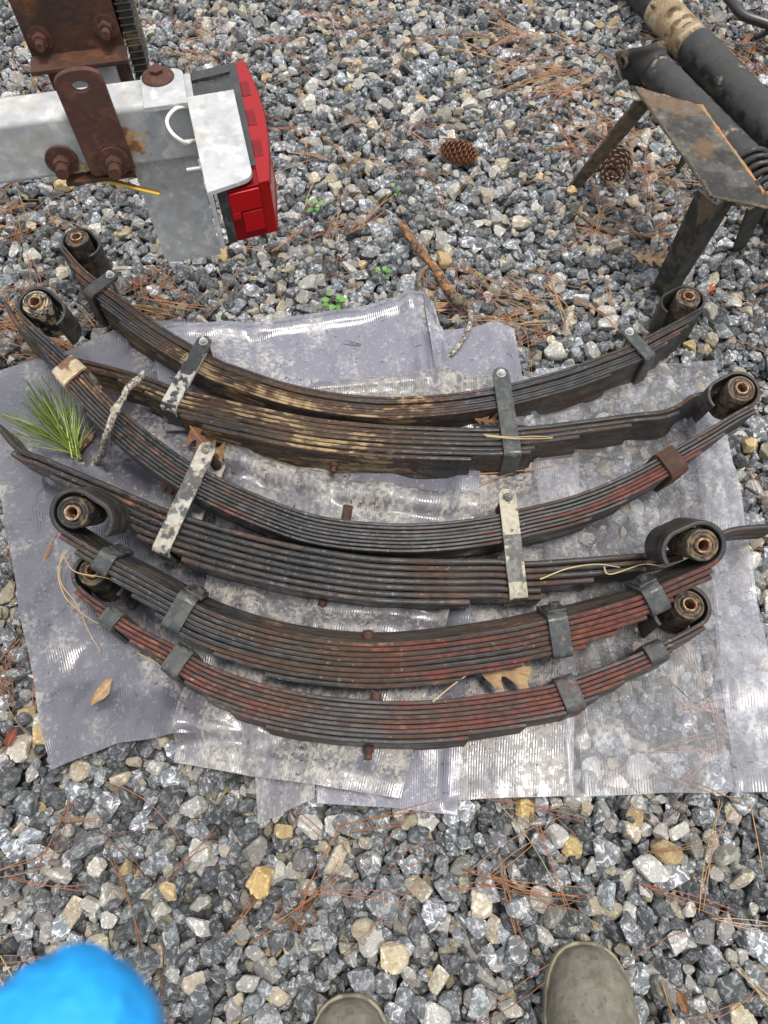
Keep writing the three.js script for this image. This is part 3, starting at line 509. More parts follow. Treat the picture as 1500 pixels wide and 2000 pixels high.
makeSpring({
  label: 'single stage leaf spring third from the back, showing its inner face, rusty red at right', tilt: 31, base: 0.018, centre: [720, 1254], mat: SM.c,
  packs: [{ n: 9, t: 0.0080, fill: 0.955, pts: [[124, 1034], [155, 1053], [194, 1076], [229, 1096], [278, 1122], [348, 1160], [400, 1188], [480, 1217], [560, 1237], [648, 1250], [720, 1254], [792, 1252], [880, 1243], [1000, 1225], [1068, 1210], [1112, 1202], [1180, 1184], [1256, 1160], [1292, 1142], [1350, 1116], [1386, 1100]], ext: [[null], [120, 1390], [160, 1378], [231, 1300], [276, 1250], [330, 1195], [376, 1130], [440, 1010], [536, 888]] }],
  clips: [{ px: 208, kind: 'band', mat: M.greySteel, bw: 0.026 }, { px: 366, kind: 'band', mat: M.greySteel, bw: 0.03, lump: true }, { px: 1090, kind: 'band', mat: M.greySteel, bw: 0.03, lump: true }, { px: 1268, kind: 'band', mat: M.greySteel, bw: 0.03, lump: true }],
  bolts: [{ px: 720, len: 0.012, y: 0.62 }],
});
makeSpring({
  label: 'single stage leaf spring nearest the boots, red oxide paint left and right of its middle', tilt: 3, base: 0.016, centre: [720, 1366], mat: SM.d,
  packs: [{ n: 9, t: 0.0070, fill: 0.95, pts: [[156, 1144], [180, 1164], [210, 1184], [243, 1207], [290, 1233], [336, 1256], [400, 1293], [480, 1324], [560, 1345], [640, 1359], [720, 1366], [800, 1368], [900, 1361], [1000, 1348], [1084, 1333], [1124, 1320], [1180, 1300], [1248, 1273], [1292, 1253], [1340, 1230], [1368, 1214]], ext: [[null], [150, 1378], [200, 1300], [270, 1255], [330, 1198], [385, 1148], [428, 1088], [480, 1010], [540, 906]] }],
  clips: [{ px: 224, kind: 'band', mat: M.greySteel, bw: 0.028 }, { px: 364, kind: 'band', mat: M.greySteel, bw: 0.03 }, { px: 1104, kind: 'band', mat: M.blackSteel, bw: 0.031 }, { px: 1272, kind: 'band', mat: M.blackSteel, bw: 0.031 }],
  bolts: [{ px: 730, len: 0.014, y: 0.7 }, { px: 722, nut: true, mat: M.rust }],
});
// ------------------------------------------------------------------ trailer end with its tail light
{
  const HT = 0.66, o = at(372, 193, HT), yaw = THREE.MathUtils.degToRad(12.54);
  const T = thing('trailer', 'galvanized trailer frame end with rusty straps and a red tail light', 'trailer', o); T.rotation.y = yaw;
  const inv = new THREE.Matrix4().makeRotationY(-yaw), L = (px, py, h) => at(px, py, h).sub(o).applyMatrix4(inv); // pixel + height -> trailer's own axes: x along the beam, y up from its top, z to the viewer
  // hollow beam, its top and near face meeting in a round edge
  const bh = 0.077, bd = 0.055, sh = new THREE.Shape(), R = 0.007;
  sh.moveTo(-bd + R, -bh); sh.lineTo(-R, -bh); sh.absarc(-R, -bh + R, R, -Math.PI / 2, 0); sh.lineTo(0, -R); sh.absarc(-R, -R, R, 0, Math.PI / 2); sh.lineTo(-bd + R, 0); sh.absarc(-bd + R, -R, R, Math.PI / 2, Math.PI); sh.lineTo(-bd, -bh + R); sh.absarc(-bd + R, -bh + R, R, Math.PI, Math.PI * 1.5);
  const hole = new THREE.Path(); hole.moveTo(-bd + 0.004, -bh + 0.004); hole.lineTo(-bd + 0.004, -0.004); hole.lineTo(-0.004, -0.004); hole.lineTo(-0.004, -bh + 0.004); sh.holes.push(hole);
  const x1 = 0.004, x0 = -1.15; // shape x is the depth z, extruded along x
  const beam = new THREE.ExtrudeGeometry(sh, { depth: x1 - x0, bevelEnabled: false, curveSegments: 6 }).rotateY(-Math.PI / 2).scale(1, 1, 1);
  beam.applyMatrix4(new THREE.Matrix4().set(-1, 0, 0, x0, 0, 1, 0, 0, 0, 0, 1, 0, 0, 0, 0, 1)); // mirror so that depth runs along +x
  { const ix = beam.index ? beam.index.array : null; if (!ix) { const p = beam.attributes.position; for (let i = 0; i < p.count; i += 3) for (const at_ of ['position', 'normal', 'uv']) { const a = beam.attributes[at_], n = a.itemSize; for (let k = 0; k < n; k++) { const t = a.array[(i + 1) * n + k]; a.array[(i + 1) * n + k] = a.array[(i + 2) * n + k]; a.array[(i + 2) * n + k] = t; } } beam.computeVertexNormals(); } }
  part('cross_beam', boxUV(beam, 0.3), M.galv, T);
  // rust run on the beam's face around the bolts: thin scabs of rust
  const strapTop = L(158, 146, HT + 0.045), strapLow = L(212, 300, HT - 0.066);
  { // rusty flat strap bolted to the near face, its holed end standing above the beam
    const w = 0.052, s2 = new THREE.Shape(), r = 0.026, H0 = -0.072, H1 = 0.05;
    s2.moveTo(-w / 2, H0 + 0.008); s2.absarc(-w / 2 + 0.008, H0 + 0.008, 0.008, Math.PI, Math.PI * 1.5); s2.lineTo(w / 2 - 0.008, H0); s2.absarc(w / 2 - 0.008, H0 + 0.008, 0.008, -Math.PI / 2, 0); s2.lineTo(w / 2, H1 - 0.012); s2.bezierCurveTo(w / 2, H1 + 0.006, -w / 2, H1 + 0.006, -w / 2, H1 - 0.012); s2.lineTo(-w / 2, H0 + 0.008);
    const hp = new THREE.Path(); hp.absellipse(0, H1 - 0.016, 0.010, 0.007, 0, Math.PI * 2, true); s2.holes.push(hp);
    const g = new THREE.ExtrudeGeometry(s2, { depth: 0.0065, bevelThickness: 0.0008, bevelSize: 0.0008, bevelSegments: 2, curveSegments: 16 });
    const m = part('strap_bracket', boxUV(g, 0.2), M.darkRust, T, 'dark brown rusty strap with a hole at its top end');
    const c = L(195, 245, HT - 0.03); m.position.set(c.x, 0, 0.0022); m.rotation.z = 0.03; m.rotation.x = -0.06;
    const nut = part('bolt', boxUV(merge([cyl(0.0185, 0.0185, 0.0035, 28).rotateX(Math.PI / 2).translate(0, 0, 0.011), cyl(0.0105, 0.0105, 0.011, 6).rotateX(Math.PI / 2).translate(0, 0, 0.019), cyl(0.0075, 0.007, 0.022, 14).rotateX(Math.PI / 2).translate(0, 0, 0.027)]), 0.09), M.darkRust, m); nut.position.set(0.006, -0.055, 0);
  }
  { const c = L(120, 283, HT - 0.052); const b = part('bolt', boxUV(merge([cyl(0.019, 0.019, 0.0035, 28).rotateX(Math.PI / 2).translate(0, 0, 0.003), cyl(0.0105, 0.0105, 0.011, 6).rotateX(Math.PI / 2).translate(0, 0, 0.011), cyl(0.0075, 0.007, 0.02, 14).rotateX(Math.PI / 2).translate(0, 0, 0.019)]), 0.09), M.darkRust, T); b.position.set(c.x, -0.052, 0.001); }
  { // rust stains beside the two bolts, grown on the zinc
    const stain = (cx, cy, w, h, s) => { const g = new THREE.PlaneGeometry(w, h, 1, 1); const t = tex(128, 128, (u, v) => mixc([0.50, 0.33, 0.16], [0.24, 0.10, 0.035], sstep(0.4, 0.65, fbm(u, v, 7, 7, 4, s))), true), a = tex(128, 128, (u, v) => { const d = Math.hypot((u - 0.5) * 2, (v - 0.5) * 2); return sstep(0.5, 0.62, fbm(u, v, 9, 9, 5, s + 2) + 0.9 * (1 - d) - 0.22) * 0.85; });
      const m = part('rust_stain', g, new THREE.MeshStandardMaterial({ map: t, alphaMap: a, transparent: true, roughness: 0.9 }), T); m.position.set(cx, cy, 0.0016); };
    const c = L(240, 268, HT - 0.05), d = L(150, 318, HT - 0.07); stain(c.x - 0.004, -0.044, 0.085, 0.066, 3); stain(d.x - 0.004, -0.064, 0.05, 0.024, 8);
  }
  { const c = L(200, 332, HT - 0.09); part('under_plate', boxUV(rbox(0.085, 0.006, 0.05, 0.0015, c.x, -0.082, -0.016), 0.2), M.rust, T); }
  { // tab of the light bracket lying on the beam, with its round headed rusty bolt
    const a = L(286, 112, HT + 0.004), b = L(350, 102, HT + 0.004), c = L(372, 198, HT + 0.004), w = 0.049, len = 0.068, s3 = new THREE.Shape(), r = 0.012;
    s3.moveTo(-w / 2, 0); s3.lineTo(w / 2, 0); s3.lineTo(w / 2, len - r); s3.absarc(w / 2 - r, len - r, r, 0, Math.PI / 2); s3.lineTo(-w / 2 + r, len); s3.absarc(-w / 2 + r, len - r, r, Math.PI / 2, Math.PI); s3.lineTo(-w / 2, 0);
    const g = new THREE.ExtrudeGeometry(s3, { depth: 0.005, bevelThickness: 0.0008, bevelSize: 0.0008, bevelSegments: 2 }).rotateX(-Math.PI / 2);
    const m = part('bracket_tab', boxUV(g, 0.24, 0.3), M.galv, T); m.position.set(c.x - w / 2 - 0.004, 0.001, c.z + 0.004);
    const d = L(308, 149, HT + 0.008), bt = part('bolt', boxUV(merge([new THREE.SphereGeometry(0.0195, 24, 8, 0, 6.2832, 0, Math.PI / 2).scale(1, 0.38, 1), cyl(0.009, 0.008, 0.005, 6).translate(0, 0.0085, 0)]), 0.08), M.darkRust, m); bt.position.set(d.x - m.position.x, 0.0058, d.z - m.position.z);
  }
  // light bracket: upright plate across the beam end with a shelf folded over the lamp, and a broad plate hanging below
  const q = [[365, 190], [455, 175], [493, 345], [405, 375]].map(([a, b]) => L(a, b, HT + 0.006)), yT = 0.006;
  const prism = (poly, y0, y1, r = 0.012, round = []) => { const s4 = new THREE.Shape(); poly.forEach((p, i) => { const a = poly[(i + poly.length - 1) % poly.length], b = poly[(i + 1) % poly.length]; if (!round.includes(i)) { i ? s4.lineTo(p.x, -p.z) : s4.moveTo(p.x, -p.z); return; } const da = a.clone().sub(p).normalize().multiplyScalar(r).add(p), db = b.clone().sub(p).normalize().multiplyScalar(r).add(p); i ? s4.lineTo(da.x, -da.z) : s4.moveTo(da.x, -da.z); s4.quadraticCurveTo(p.x, -p.z, db.x, -db.z); }); return new THREE.ExtrudeGeometry(s4, { depth: y1 - y0 - 0.0014, bevelThickness: 0.0007, bevelSize: 0.0007, bevelSegments: 2, curveSegments: 8 }).rotateX(-Math.PI / 2).translate(0, y0 + 0.0007, 0); };
  const br = part('light_bracket', boxUV(prism(q, yT - 0.0055, yT, 0.013, [2]), 0.24, 0.1), M.galv, T);
  { const a = q[0], b = q[3], len = a.distanceTo(b), g = rbox(0.0055, 0.076, len, 0.002), m = part('upright_plate', boxUV(g, 0.24, 0.6), M.galv, br); m.position.set((a.x + b.x) / 2 + 0.0022, yT - 0.0402, (a.z + b.z) / 2); m.rotation.y = Math.atan2(b.x - a.x, b.z - a.z); }
  { // hanging plate seen face on
    const solve = (px, py, z) => { let lo = HT - 0.5, hi = HT; for (let k = 0; k < 40; k++) { const m = (lo + hi) / 2; L(px, py, m).z > z ? hi = m : lo = m; } return L(px, py, lo); }, e = solve(430, 490, -0.018), c = solve(325, 510, -0.018), w = e.x - c.x, top = -0.03, bot = (e.y + c.y) / 2, r = 0.013, s5 = new THREE.Shape();
    s5.moveTo(-w, top); s5.lineTo(-w, bot + r); s5.quadraticCurveTo(-w, bot, -w + r, bot); s5.lineTo(0, bot); s5.lineTo(0, top); s5.lineTo(-w, top);
    const g = new THREE.ExtrudeGeometry(s5, { depth: 0.0045, bevelThickness: 0.0007, bevelSize: 0.0007, bevelSegments: 2 }), m = part('hanging_plate', boxUV(g, 0.24, 0.9), M.galv, br);
    m.position.set(e.x, 0, -0.018);
  }
  // studs of the lamp with nuts, and wires
  for (const [px, py] of [[372, 276], [377, 331]]) { const c = L(px, py, HT - 0.03), s6 = part('stud', merge([cyl(0.0032, 0.0032, 0.022, 10).rotateZ(Math.PI / 2), cyl(0.006, 0.006, 0.005, 6).rotateZ(Math.PI / 2).translate(0.007, 0, 0), ...[0, 1, 2, 3].map((k) => new THREE.TorusGeometry(0.0032, 0.0006, 5, 12).rotateY(Math.PI / 2).translate(-0.009 + k * 0.0028, 0, 0))]), M.zinc, br); s6.position.copy(c); s6.position.x += 0.004; }
  { const w = [[372, 206], [344, 212], [326, 236], [338, 262], [362, 279], [372, 277]].map(([a, b], i) => L(a, b, HT + [0.0, 0.002, 0.003, 0.0, -0.012, -0.024][i])); part('white_wire', tube(w, 0.0021, 40, 8), new THREE.MeshStandardMaterial({ color: new THREE.Color().setRGB(0.8, 0.8, 0.76), roughness: 0.45 }), T); }
  { const w = [[120, 330], [165, 346], [225, 358], [275, 371], [310, 379]].map(([a, b]) => L(a, b, HT - 0.1)); part('yellow_wire', tube(w, 0.0019, 30, 8), new THREE.MeshStandardMaterial({ color: new THREE.Color().setRGB(0.62, 0.42, 0.06), roughness: 0.5 }), T); part('brown_wire', tube(w.map((p) => p.clone().add(V3(0, 0.001, -0.0034))), 0.0018, 30, 8), new THREE.MeshStandardMaterial({ color: new THREE.Color().setRGB(0.16, 0.07, 0.035), roughness: 0.5 }), T); }
  { // tail light: black housing behind, red lens wrapped round the outer side and the near end
    const p = [[368, 145], [470, 120], [518, 352], [425, 374]].map(([a, b]) => L(a, b, HT - 0.002)), yb = -0.072;
    const lamp = new THREE.Group(); lamp.name = 'tail_light'; T.add(lamp);
    const mid = (a, b, t) => a.clone().lerp(b, t), blk = grime({ base: [0.028, 0.03, 0.032], layers: [{ c: [0.05, 0.052, 0.055], at: 0.6, fx: 16, s: 2 }], rough: 0.45, s: 14, size: 256 });
    const red = new THREE.MeshPhysicalMaterial({ color: new THREE.Color().setRGB(0.34, 0.002, 0.006), roughness: 0.2, specularIntensity: 0.6 }), deep = new THREE.MeshPhysicalMaterial({ color: new THREE.Color().setRGB(0.15, 0.001, 0.003), roughness: 0.25, specularIntensity: 0.5 });
    const a = mid(p[0], p[1], 0.89), b = mid(p[3], p[2], 0.86), n0 = mid(p[0], p[3], 0.87), n1 = mid(p[1], p[2], 0.87), nb = mid(a, b, 0.87);
    part('housing', boxUV(prism([p[0], a, nb, n0], yb, -0.001), 0.15), blk, lamp);
    part('ridge', boxUV(prism([mid(p[0], a, 0.0), mid(p[0], a, 0.78), mid(mid(p[0], a, 0.78), mid(n0, nb, 0.78), 0.045), mid(p[0], n0, 0.045)].map((v) => v.clone().add(V3(0.003, 0, 0.012))), -0.001, 0.003), 0.1), blk, lamp);
    part('housing_foot', boxUV(prism([n0, mid(n0, nb, 0.19), mid(p[3], b, 0.19), p[3]].map((v) => v.clone().add(V3(0.0, 0, 0.0005))), yb - 0.001, -0.003), 0.12), blk, lamp);
    // lens on the outer side, in a bulged run of short blocks
    const bul = (t) => 0.004 + 0.010 * Math.sin(Math.PI * t);
    const outer = []; for (let k = 0; k <= 10; k++) { const t = k / 10, e = mid(p[1], p[2], t), dir = p[1].clone().sub(p[0]).normalize(); outer.push(e.addScaledVector(dir, bul(t))); }
    part('lens', boxUV(prism([a, ...outer, b], yb, -0.0022), 0.1), new THREE.MeshPhysicalMaterial({ color: new THREE.Color().setRGB(0.25, 0.0015, 0.004), roughness: 0.18, specularIntensity: 0.6 }), lamp);
    const rim = outer.map((v) => v.clone().setY(-0.006)); part('lens_rim', tube(rim, 0.0022, 30, 6), deep, lamp); part('lens_rim', tube(rim.map((v) => v.clone().setY(yb + 0.005)), 0.0022, 30, 6), deep, lamp);
    // near end lens with a raised window
    const d0 = mid(n0, nb, 0.2), d1 = nb.clone(), d2 = b.clone(), d3 = mid(p[3], b, 0.2);
    part('side_lens', boxUV(prism([d0, d1, d2, d3], yb, -0.0042), 0.1), deep, lamp);
    const dirx = d2.clone().sub(d3), wl = dirx.length(); dirx.normalize(); const fz = Math.atan2(-dirx.z, dirx.x);
    const blkBox = (u0, u1, v0, v1, th, m, name) => { const g = rbox((u1 - u0) * wl, (v1 - v0) * 0.068, th, 0.0012), o2 = part(name, g, m, lamp), c = d3.clone().addScaledVector(dirx, wl * (u0 + u1) / 2); o2.position.set(c.x, -0.004 - 0.068 * (v0 + v1) / 2, c.z + 0.0008); o2.rotation.y = fz; };
    blkBox(0.02, 0.98, 0.05, 0.42, 0.004, red, 'lens_panel'); blkBox(0.02, 0.30, 0.42, 0.56, 0.004, red, 'lens_panel'); blkBox(0.34, 0.98, 0.46, 0.86, 0.003, red, 'lens_panel');
    const dirz = p[2].clone().sub(p[1]).normalize(); for (let k = 0; k < 3; k++) { const t = 0.25 + k * 0.25, c = mid(a, b, t).addScaledVector(p[1].clone().sub(p[0]).normalize(), 0.006), o3 = part('lens_rib', rbox(0.010, 0.003, 0.028, 0.001), deep, lamp); o3.position.set(c.x, -0.0027, c.z); o3.rotation.y = Math.atan2(dirz.x, dirz.z); }
  }
  { // rusty upright hanger farther back, with a flange, nuts and a ribbed rubber block beside it
    const hB = HT - 0.03, a = L(50, -6, HT + 0.06), fl = L(65, 132, hB), fr = L(247, 112, hB), zf = (fl.z + fr.z) / 2, w = fr.x - fl.x, cx = (fl.x + fr.x) / 2;
    const hg = new THREE.Group(); hg.name = 'hanger'; T.add(hg); hg.position.set(cx, 0, zf);
    part('face_plate', boxUV(rbox(w, 0.22, 0.008, 0.002, 0, 0.083, -0.020), 0.25), M.rust, hg); part('side_wall', boxUV(rbox(0.008, 0.22, 0.16, 0.002, w / 2 - 0.004, 0.083, -0.104), 0.25), M.darkRust, hg); part('side_wall', boxUV(rbox(0.008, 0.22, 0.16, 0.002, -w / 2 + 0.004, 0.083, -0.104), 0.25), M.darkRust, hg);
    part('flange', boxUV(rbox(w + 0.004, 0.007, 0.034, 0.002, 0, -0.028, -0.001), 0.25, 0.4), M.rust, hg);
    for (const [x, y] of [[w * 0.36, 0.0], [-w * 0.34, -0.004], [-w * 0.1, 0.10]]) part('bolt', boxUV(merge([cyl(0.019, 0.019, 0.004, 24).rotateX(Math.PI / 2), cyl(0.012, 0.012, 0.012, 6).rotateX(Math.PI / 2).translate(0, 0, 0.007), cyl(0.007, 0.007, 0.024, 12).rotateX(Math.PI / 2).translate(0, 0, 0.014)]).scale(0.8, 0.8, 0.8).translate(x, y, -0.0155), 0.09), M.darkRust, hg);
    part('leg_tube', boxUV(rbox(w * 0.62, 0.05, 0.10, 0.003, 0.004, -0.062, -0.055), 0.25), M.galv, hg); part('leg_plate', boxUV(rbox(0.012, 0.10, 0.06, 0.002, w * 0.39, -0.085, -0.045), 0.25), M.darkRust, hg); part('leg_plate', boxUV(rbox(0.012, 0.10, 0.06, 0.002, -w * 0.36, -0.085, -0.045), 0.25), M.darkRust, hg);
    const ribs = []; for (let k = 0; k < 20; k++) ribs.push(rbox(0.02, 0.0022, 0.082, 0.0009, 0, -0.085 + k * 0.0085, 0));
    const rb = part('rubber_block', boxUV(merge([rbox(0.018, 0.18, 0.078, 0.004), ...ribs]), 0.15), M.rubber, hg, 'black ribbed rubber block'); rb.position.set(w / 2 + 0.012, 0.015, -0.058);
  }
}
// ------------------------------------------------------------------ rusty black stand, tubes, coil spring and hose behind right
{
  const h = 0.27, c = [[1243, 168], [1370, 205], [1515, 405], [1392, 380]].map(([x, y]) => at(x, y, h)), ctr = c.reduce((a, b) => a.clone().add(b)).multiplyScalar(0.25);
  const S = thing('metal_stand', 'low black metal stand with a rust edged plate top and splayed legs', 'stand', V3(ctr.x, 0, ctr.z));
  const steel = grime({ base: [0.04, 0.039, 0.036], layers: [{ c: [0.095, 0.09, 0.08], at: 0.48, fx: 10, amt: 0.85, s: 2, soft: 0.2 }, { c: [0.16, 0.145, 0.115], at: 0.62, fx: 60, s: 3, amt: 0.7, soft: 0.08 }, { c: [0.014, 0.014, 0.014], at: 0.56, fx: 9, s: 5, amt: 0.75, soft: 0.12 }, { c: [0.15, 0.085, 0.04], at: 0.64, fx: 6, s: 9, amt: 0.6, soft: 0.1 }], rough: 0.5, s: 31, bump: 0.0012 });
  const legM = grime({ base: [0.018, 0.017, 0.016], layers: [{ c: [0.06, 0.052, 0.042], at: 0.55, fx: 18, amt: 0.7, s: 2 }, { c: [0.13, 0.085, 0.045], at: 0.64, fx: 6, s: 3, amt: 0.7 }], rough: 0.7, s: 32, bump: 0.0012 });
  const tanM = grime({ base: [0.12, 0.092, 0.058], layers: [{ c: [0.03, 0.026, 0.022], at: 0.5, fx: 6, s: 2, soft: 0.2, amt: 0.75 }, { c: [0.2, 0.16, 0.1], at: 0.62, fx: 20, s: 3, soft: 0.12, amt: 0.7 }], rough: 0.7, s: 33, bump: 0.001 });
  const edgeM = grime({ base: [0.30, 0.20, 0.10], layers: [{ c: [0.5, 0.2, 0.06], at: 0.5, fx: 5, s: 2 }, { c: [0.04, 0.035, 0.03], at: 0.6, fx: 8, s: 3 }], rough: 0.8, s: 34 });
  const sp = new THREE.Shape(c.map((p) => V2(p.x - ctr.x, -(p.z - ctr.z))));
  part('top_plate', boxUV(new THREE.ExtrudeGeometry(sp, { depth: 0.004, bevelThickness: 0.0008, bevelSize: 0.0008, bevelSegments: 1 }).rotateX(-Math.PI / 2).translate(0, h - 0.006, 0), 0.4), steel, S);
  for (let i = 0; i < 4; i++) { const a = c[i].clone().sub(ctr), b = c[(i + 1) % 4].clone().sub(ctr); a.y = b.y = h - 0.0042; part('plate_edge', boxUV(tube([a, a.clone().lerp(b, 0.33), a.clone().lerp(b, 0.66), b], i === 1 ? 0.0046 : 0.0034, 30, 6, false, null, 0.14), 0.2, i * 0.3), i === 2 || i === 3 ? tanM : edgeM, S, i === 1 ? 'orange rusted rim' : undefined); }
  const leg = (top, foot, wa, wb, mat, flat) => { // L-shaped section between two points; wa across the view, wb away from it
    const a = top.clone().sub(ctr).setY(h - 0.006), b = foot.clone().sub(ctr).setY(foot.y), P = [], I = [], th = 0.006;
    const tap = [1, 0.72], sec = flat !== undefined ? [[-wa / 2, 0], [wa / 2, 0], [wa / 2, -th], [-wa / 2, -th]] : [[-wa / 2, 0], [wa / 2, 0], [wa / 2, -wb], [wa / 2 - th, -wb], [wa / 2 - th, -th], [-wa / 2, -th]];
    const yaw = flat ?? -1.0, cs = Math.cos(yaw), sn = Math.sin(yaw);
    [a, b].forEach((p, e) => { for (const [x0, z0] of sec) { const x = x0 * tap[e], z = z0 * (flat === undefined ? tap[e] : 1); P.push(p.x + x * cs + z * sn, p.y, p.z - x * sn + z * cs); } });
    const m = sec.length; for (let k = 0; k < m; k++) { const n = (k + 1) % m; I.push(k, m + k, n, n, m + k, m + n); }
    const capI = flat !== undefined ? [[0, 1, 2], [0, 2, 3]] : [[0, 1, 4], [1, 2, 3], [1, 3, 4], [0, 4, 5]];
    for (const [x, y, z] of capI) { I.push(x, y, z); I.push(m + x, m + z, m + y); }
    const g = geo(P, I).toNonIndexed(); g.computeVertexNormals(); part('leg', boxUV(g, 0.22, rnd()), mat, S);
  };
  leg(at(1266, 188, h), at(1122, 368, 0), 0.05, 0, tanM, 0.25);
  leg(at(1382, 380, h), at(1283, 574, 0), 0.05, 0.062, legM);
  leg(at(1365, 250, h), at(1330, 330, 0), 0.05, 0, legM, 0.9);
  leg(at(1486, 396, h), at(1444, 488, 0), 0.05, 0, legM, 0.5);
  for (const [px, py] of [[1238, 189], [1365, 374]]) { const p = at(px, py, h - 0.02).sub(ctr), b = part('bolt_hole', cyl(0.006, 0.006, 0.003, 12).rotateX(Math.PI / 2), M.dark, S); b.position.copy(p); b.position.z += 0.002; }
}
const pipeM = grime({ base: [0.020, 0.020, 0.021], layers: [{ c: [0.05, 0.048, 0.045], at: 0.52, fx: 18, amt: 0.7, s: 2, soft: 0.12 }, { c: [0.2, 0.18, 0.13], at: 0.79, fx: 14, s: 3 }], rough: 0.42, s: 41 });
const lie = (a, b) => { const d = b.clone().sub(a), q = new THREE.Quaternion().setFromUnitVectors(V3(0, 1, 0), d.clone().normalize()); return [a.clone().add(b).multiplyScalar(0.5), q, d.length()]; };
{
  const r = 0.047, a = at(1205, -70, r + 0.005), b = at(1580, 330, r + 0.005), [c, q, len] = lie(a, b);
  const T = thing('axle_tube', 'long black steel tube with a bare tan section, farthest back at right', 'tube', c); T.quaternion.copy(q);
  const along = (px, py) => at(px, py, r).sub(a).dot(b.clone().sub(a).normalize()) - len / 2, y1 = along(1300, 20), y2 = along(1372, 92);
  const seg = (y0, y1_, r0, r1, m, name, lab) => part(name, boxUV(cyl(r1, r0, y1_ - y0, 40).translate(0, (y0 + y1_) / 2, 0), 0.3, y0), m, T, lab);
  seg(-len / 2, y1, r * 0.93, r * 0.93, pipeM, 'tube_end'); seg(y1, y2, r * 0.985, r * 0.985, grime({ base: [0.24, 0.17, 0.095], layers: [{ c: [0.11, 0.06, 0.026], at: 0.56, fx: 12, s: 2, soft: 0.1 }, { c: [0.34, 0.28, 0.19], at: 0.6, fx: 20, s: 3, soft: 0.1 }, { c: [0.03, 0.025, 0.02], at: 0.72, fx: 12, s: 4 }], rough: 0.7, s: 42 }), 'bare_section', 'tan section worn to bare rust'); seg(y2, len / 2, r * 1.03, r * 1.03, pipeM, 'tube_body');
}
{
  const r = 0.041, a = at(1262, 118, r + 0.01), b = at(1470, 330, r + 0.0), [c, q, len] = lie(a, b);
  const T = thing('yoke_tube', 'short black tube with a cut open forked end, behind the metal stand', 'tube', c); T.quaternion.copy(q);
  part('tube_body', boxUV(cyl(r * 0.98, r, len - 0.04, 36).translate(0, 0.02, 0), 0.3), pipeM, T);
  // forked end: an open sleeve with two ears
  const P = [], I = [], n = 44, rows = 12, sleeve = [];
  for (const [rad, inner] of [[1.0, 0], [0.9, 1]]) for (let j = 0; j <= rows; j++) for (let i = 0; i <= n; i++) { const A = i / n * Math.PI * 2, ear = 0.075 * (0.5 + 0.5 * Math.cos(2 * A + 0.9)) ** 1.5, flare = (1 + 0.42 * sstep(0.15, 1, j / rows)) * (1 + 0.16 * (vn(A * 1.6 + 3, j * 0.35, 10) - 0.5)), y = -len / 2 + 0.05 - j / rows * (0.03 + ear) ; P.push(Math.cos(A) * r * rad * flare, y, Math.sin(A) * r * rad * flare); }
  const w = n + 1, off = (rows + 1) * w; for (let j = 0; j < rows; j++) for (let i = 0; i < n; i++) { const k = j * w + i; I.push(k, k + 1, k + w, k + 1, k + w + 1, k + w); const m = k + off; I.push(m, m + w, m + 1, m + 1, m + w, m + w + 1); }
  for (let i = 0; i < n; i++) { const k = rows * w + i, m = k + off; I.push(k, k + 1, m, k + 1, m + 1, m); }
  part('forked_end', boxUV(geo(P, I), 0.3), M.rubber, T); part('plug', boxUV(cyl(r * 0.88, r * 0.88, 0.02, 24).translate(0, -len / 2 + 0.045, 0), 0.2), M.dark, T);
  for (const s of [-1, 1]) { const A = -0.45 + (s > 0 ? Math.PI : 0), b2 = part('ear_hole', new THREE.TorusGeometry(0.013, 0.005, 8, 20), M.rubber, T); b2.position.set(Math.cos(A) * r * 1.36, -len / 2 - 0.02, Math.sin(A) * r * 1.36); b2.rotation.y = -A + Math.PI / 2; }
}
{ // coil spring at the right margin
  const a = at(1462, 318, 0.05), b = at(1560, 470, 0.05), dir = b.clone().sub(a), len = dir.length(), pts = []; dir.normalize(); const side = V3(-dir.z, 0, dir.x), turns = 11, r = 0.04;
  for (let i = 0; i <= turns * 20; i++) { const A = i / 20 * 6.2832; pts.push(a.clone().addScaledVector(dir, len * i / (turns * 20)).addScaledVector(side, Math.cos(A) * r).add(V3(0, Math.sin(A) * r, 0))); }
  single('coil_spring', boxUV(tube(pts, 0.0068, turns * 20, 8), 0.2), pipeM, 'black coil spring partly hidden behind the metal stand', 'coil spring');
}
{
  const hm = new THREE.MeshStandardMaterial({ color: new THREE.Color().setRGB(0.018, 0.02, 0.02), roughness: 0.35 });
  single('hose', tube([[1395, -40, 0.10], [1430, 6, 0.09], [1452, 30, 0.08], [1490, 44, 0.075], [1560, 70, 0.06]].map(([x, y, z]) => at(x, y, z)), 0.0125, 40, 12), hm, 'smooth black hose at the top right corner', 'hose');
  single('cable', tube([[1478, 72, 0.02], [1500, 60, 0.04], [1497, 40, 0.06], [1530, 44, 0.05], [1600, 90, 0.03]].map(([x, y, z]) => at(x, y, z)), 0.008, 40, 10), hm, 'thin black bent cable below the hose at the top right', 'cable');
}
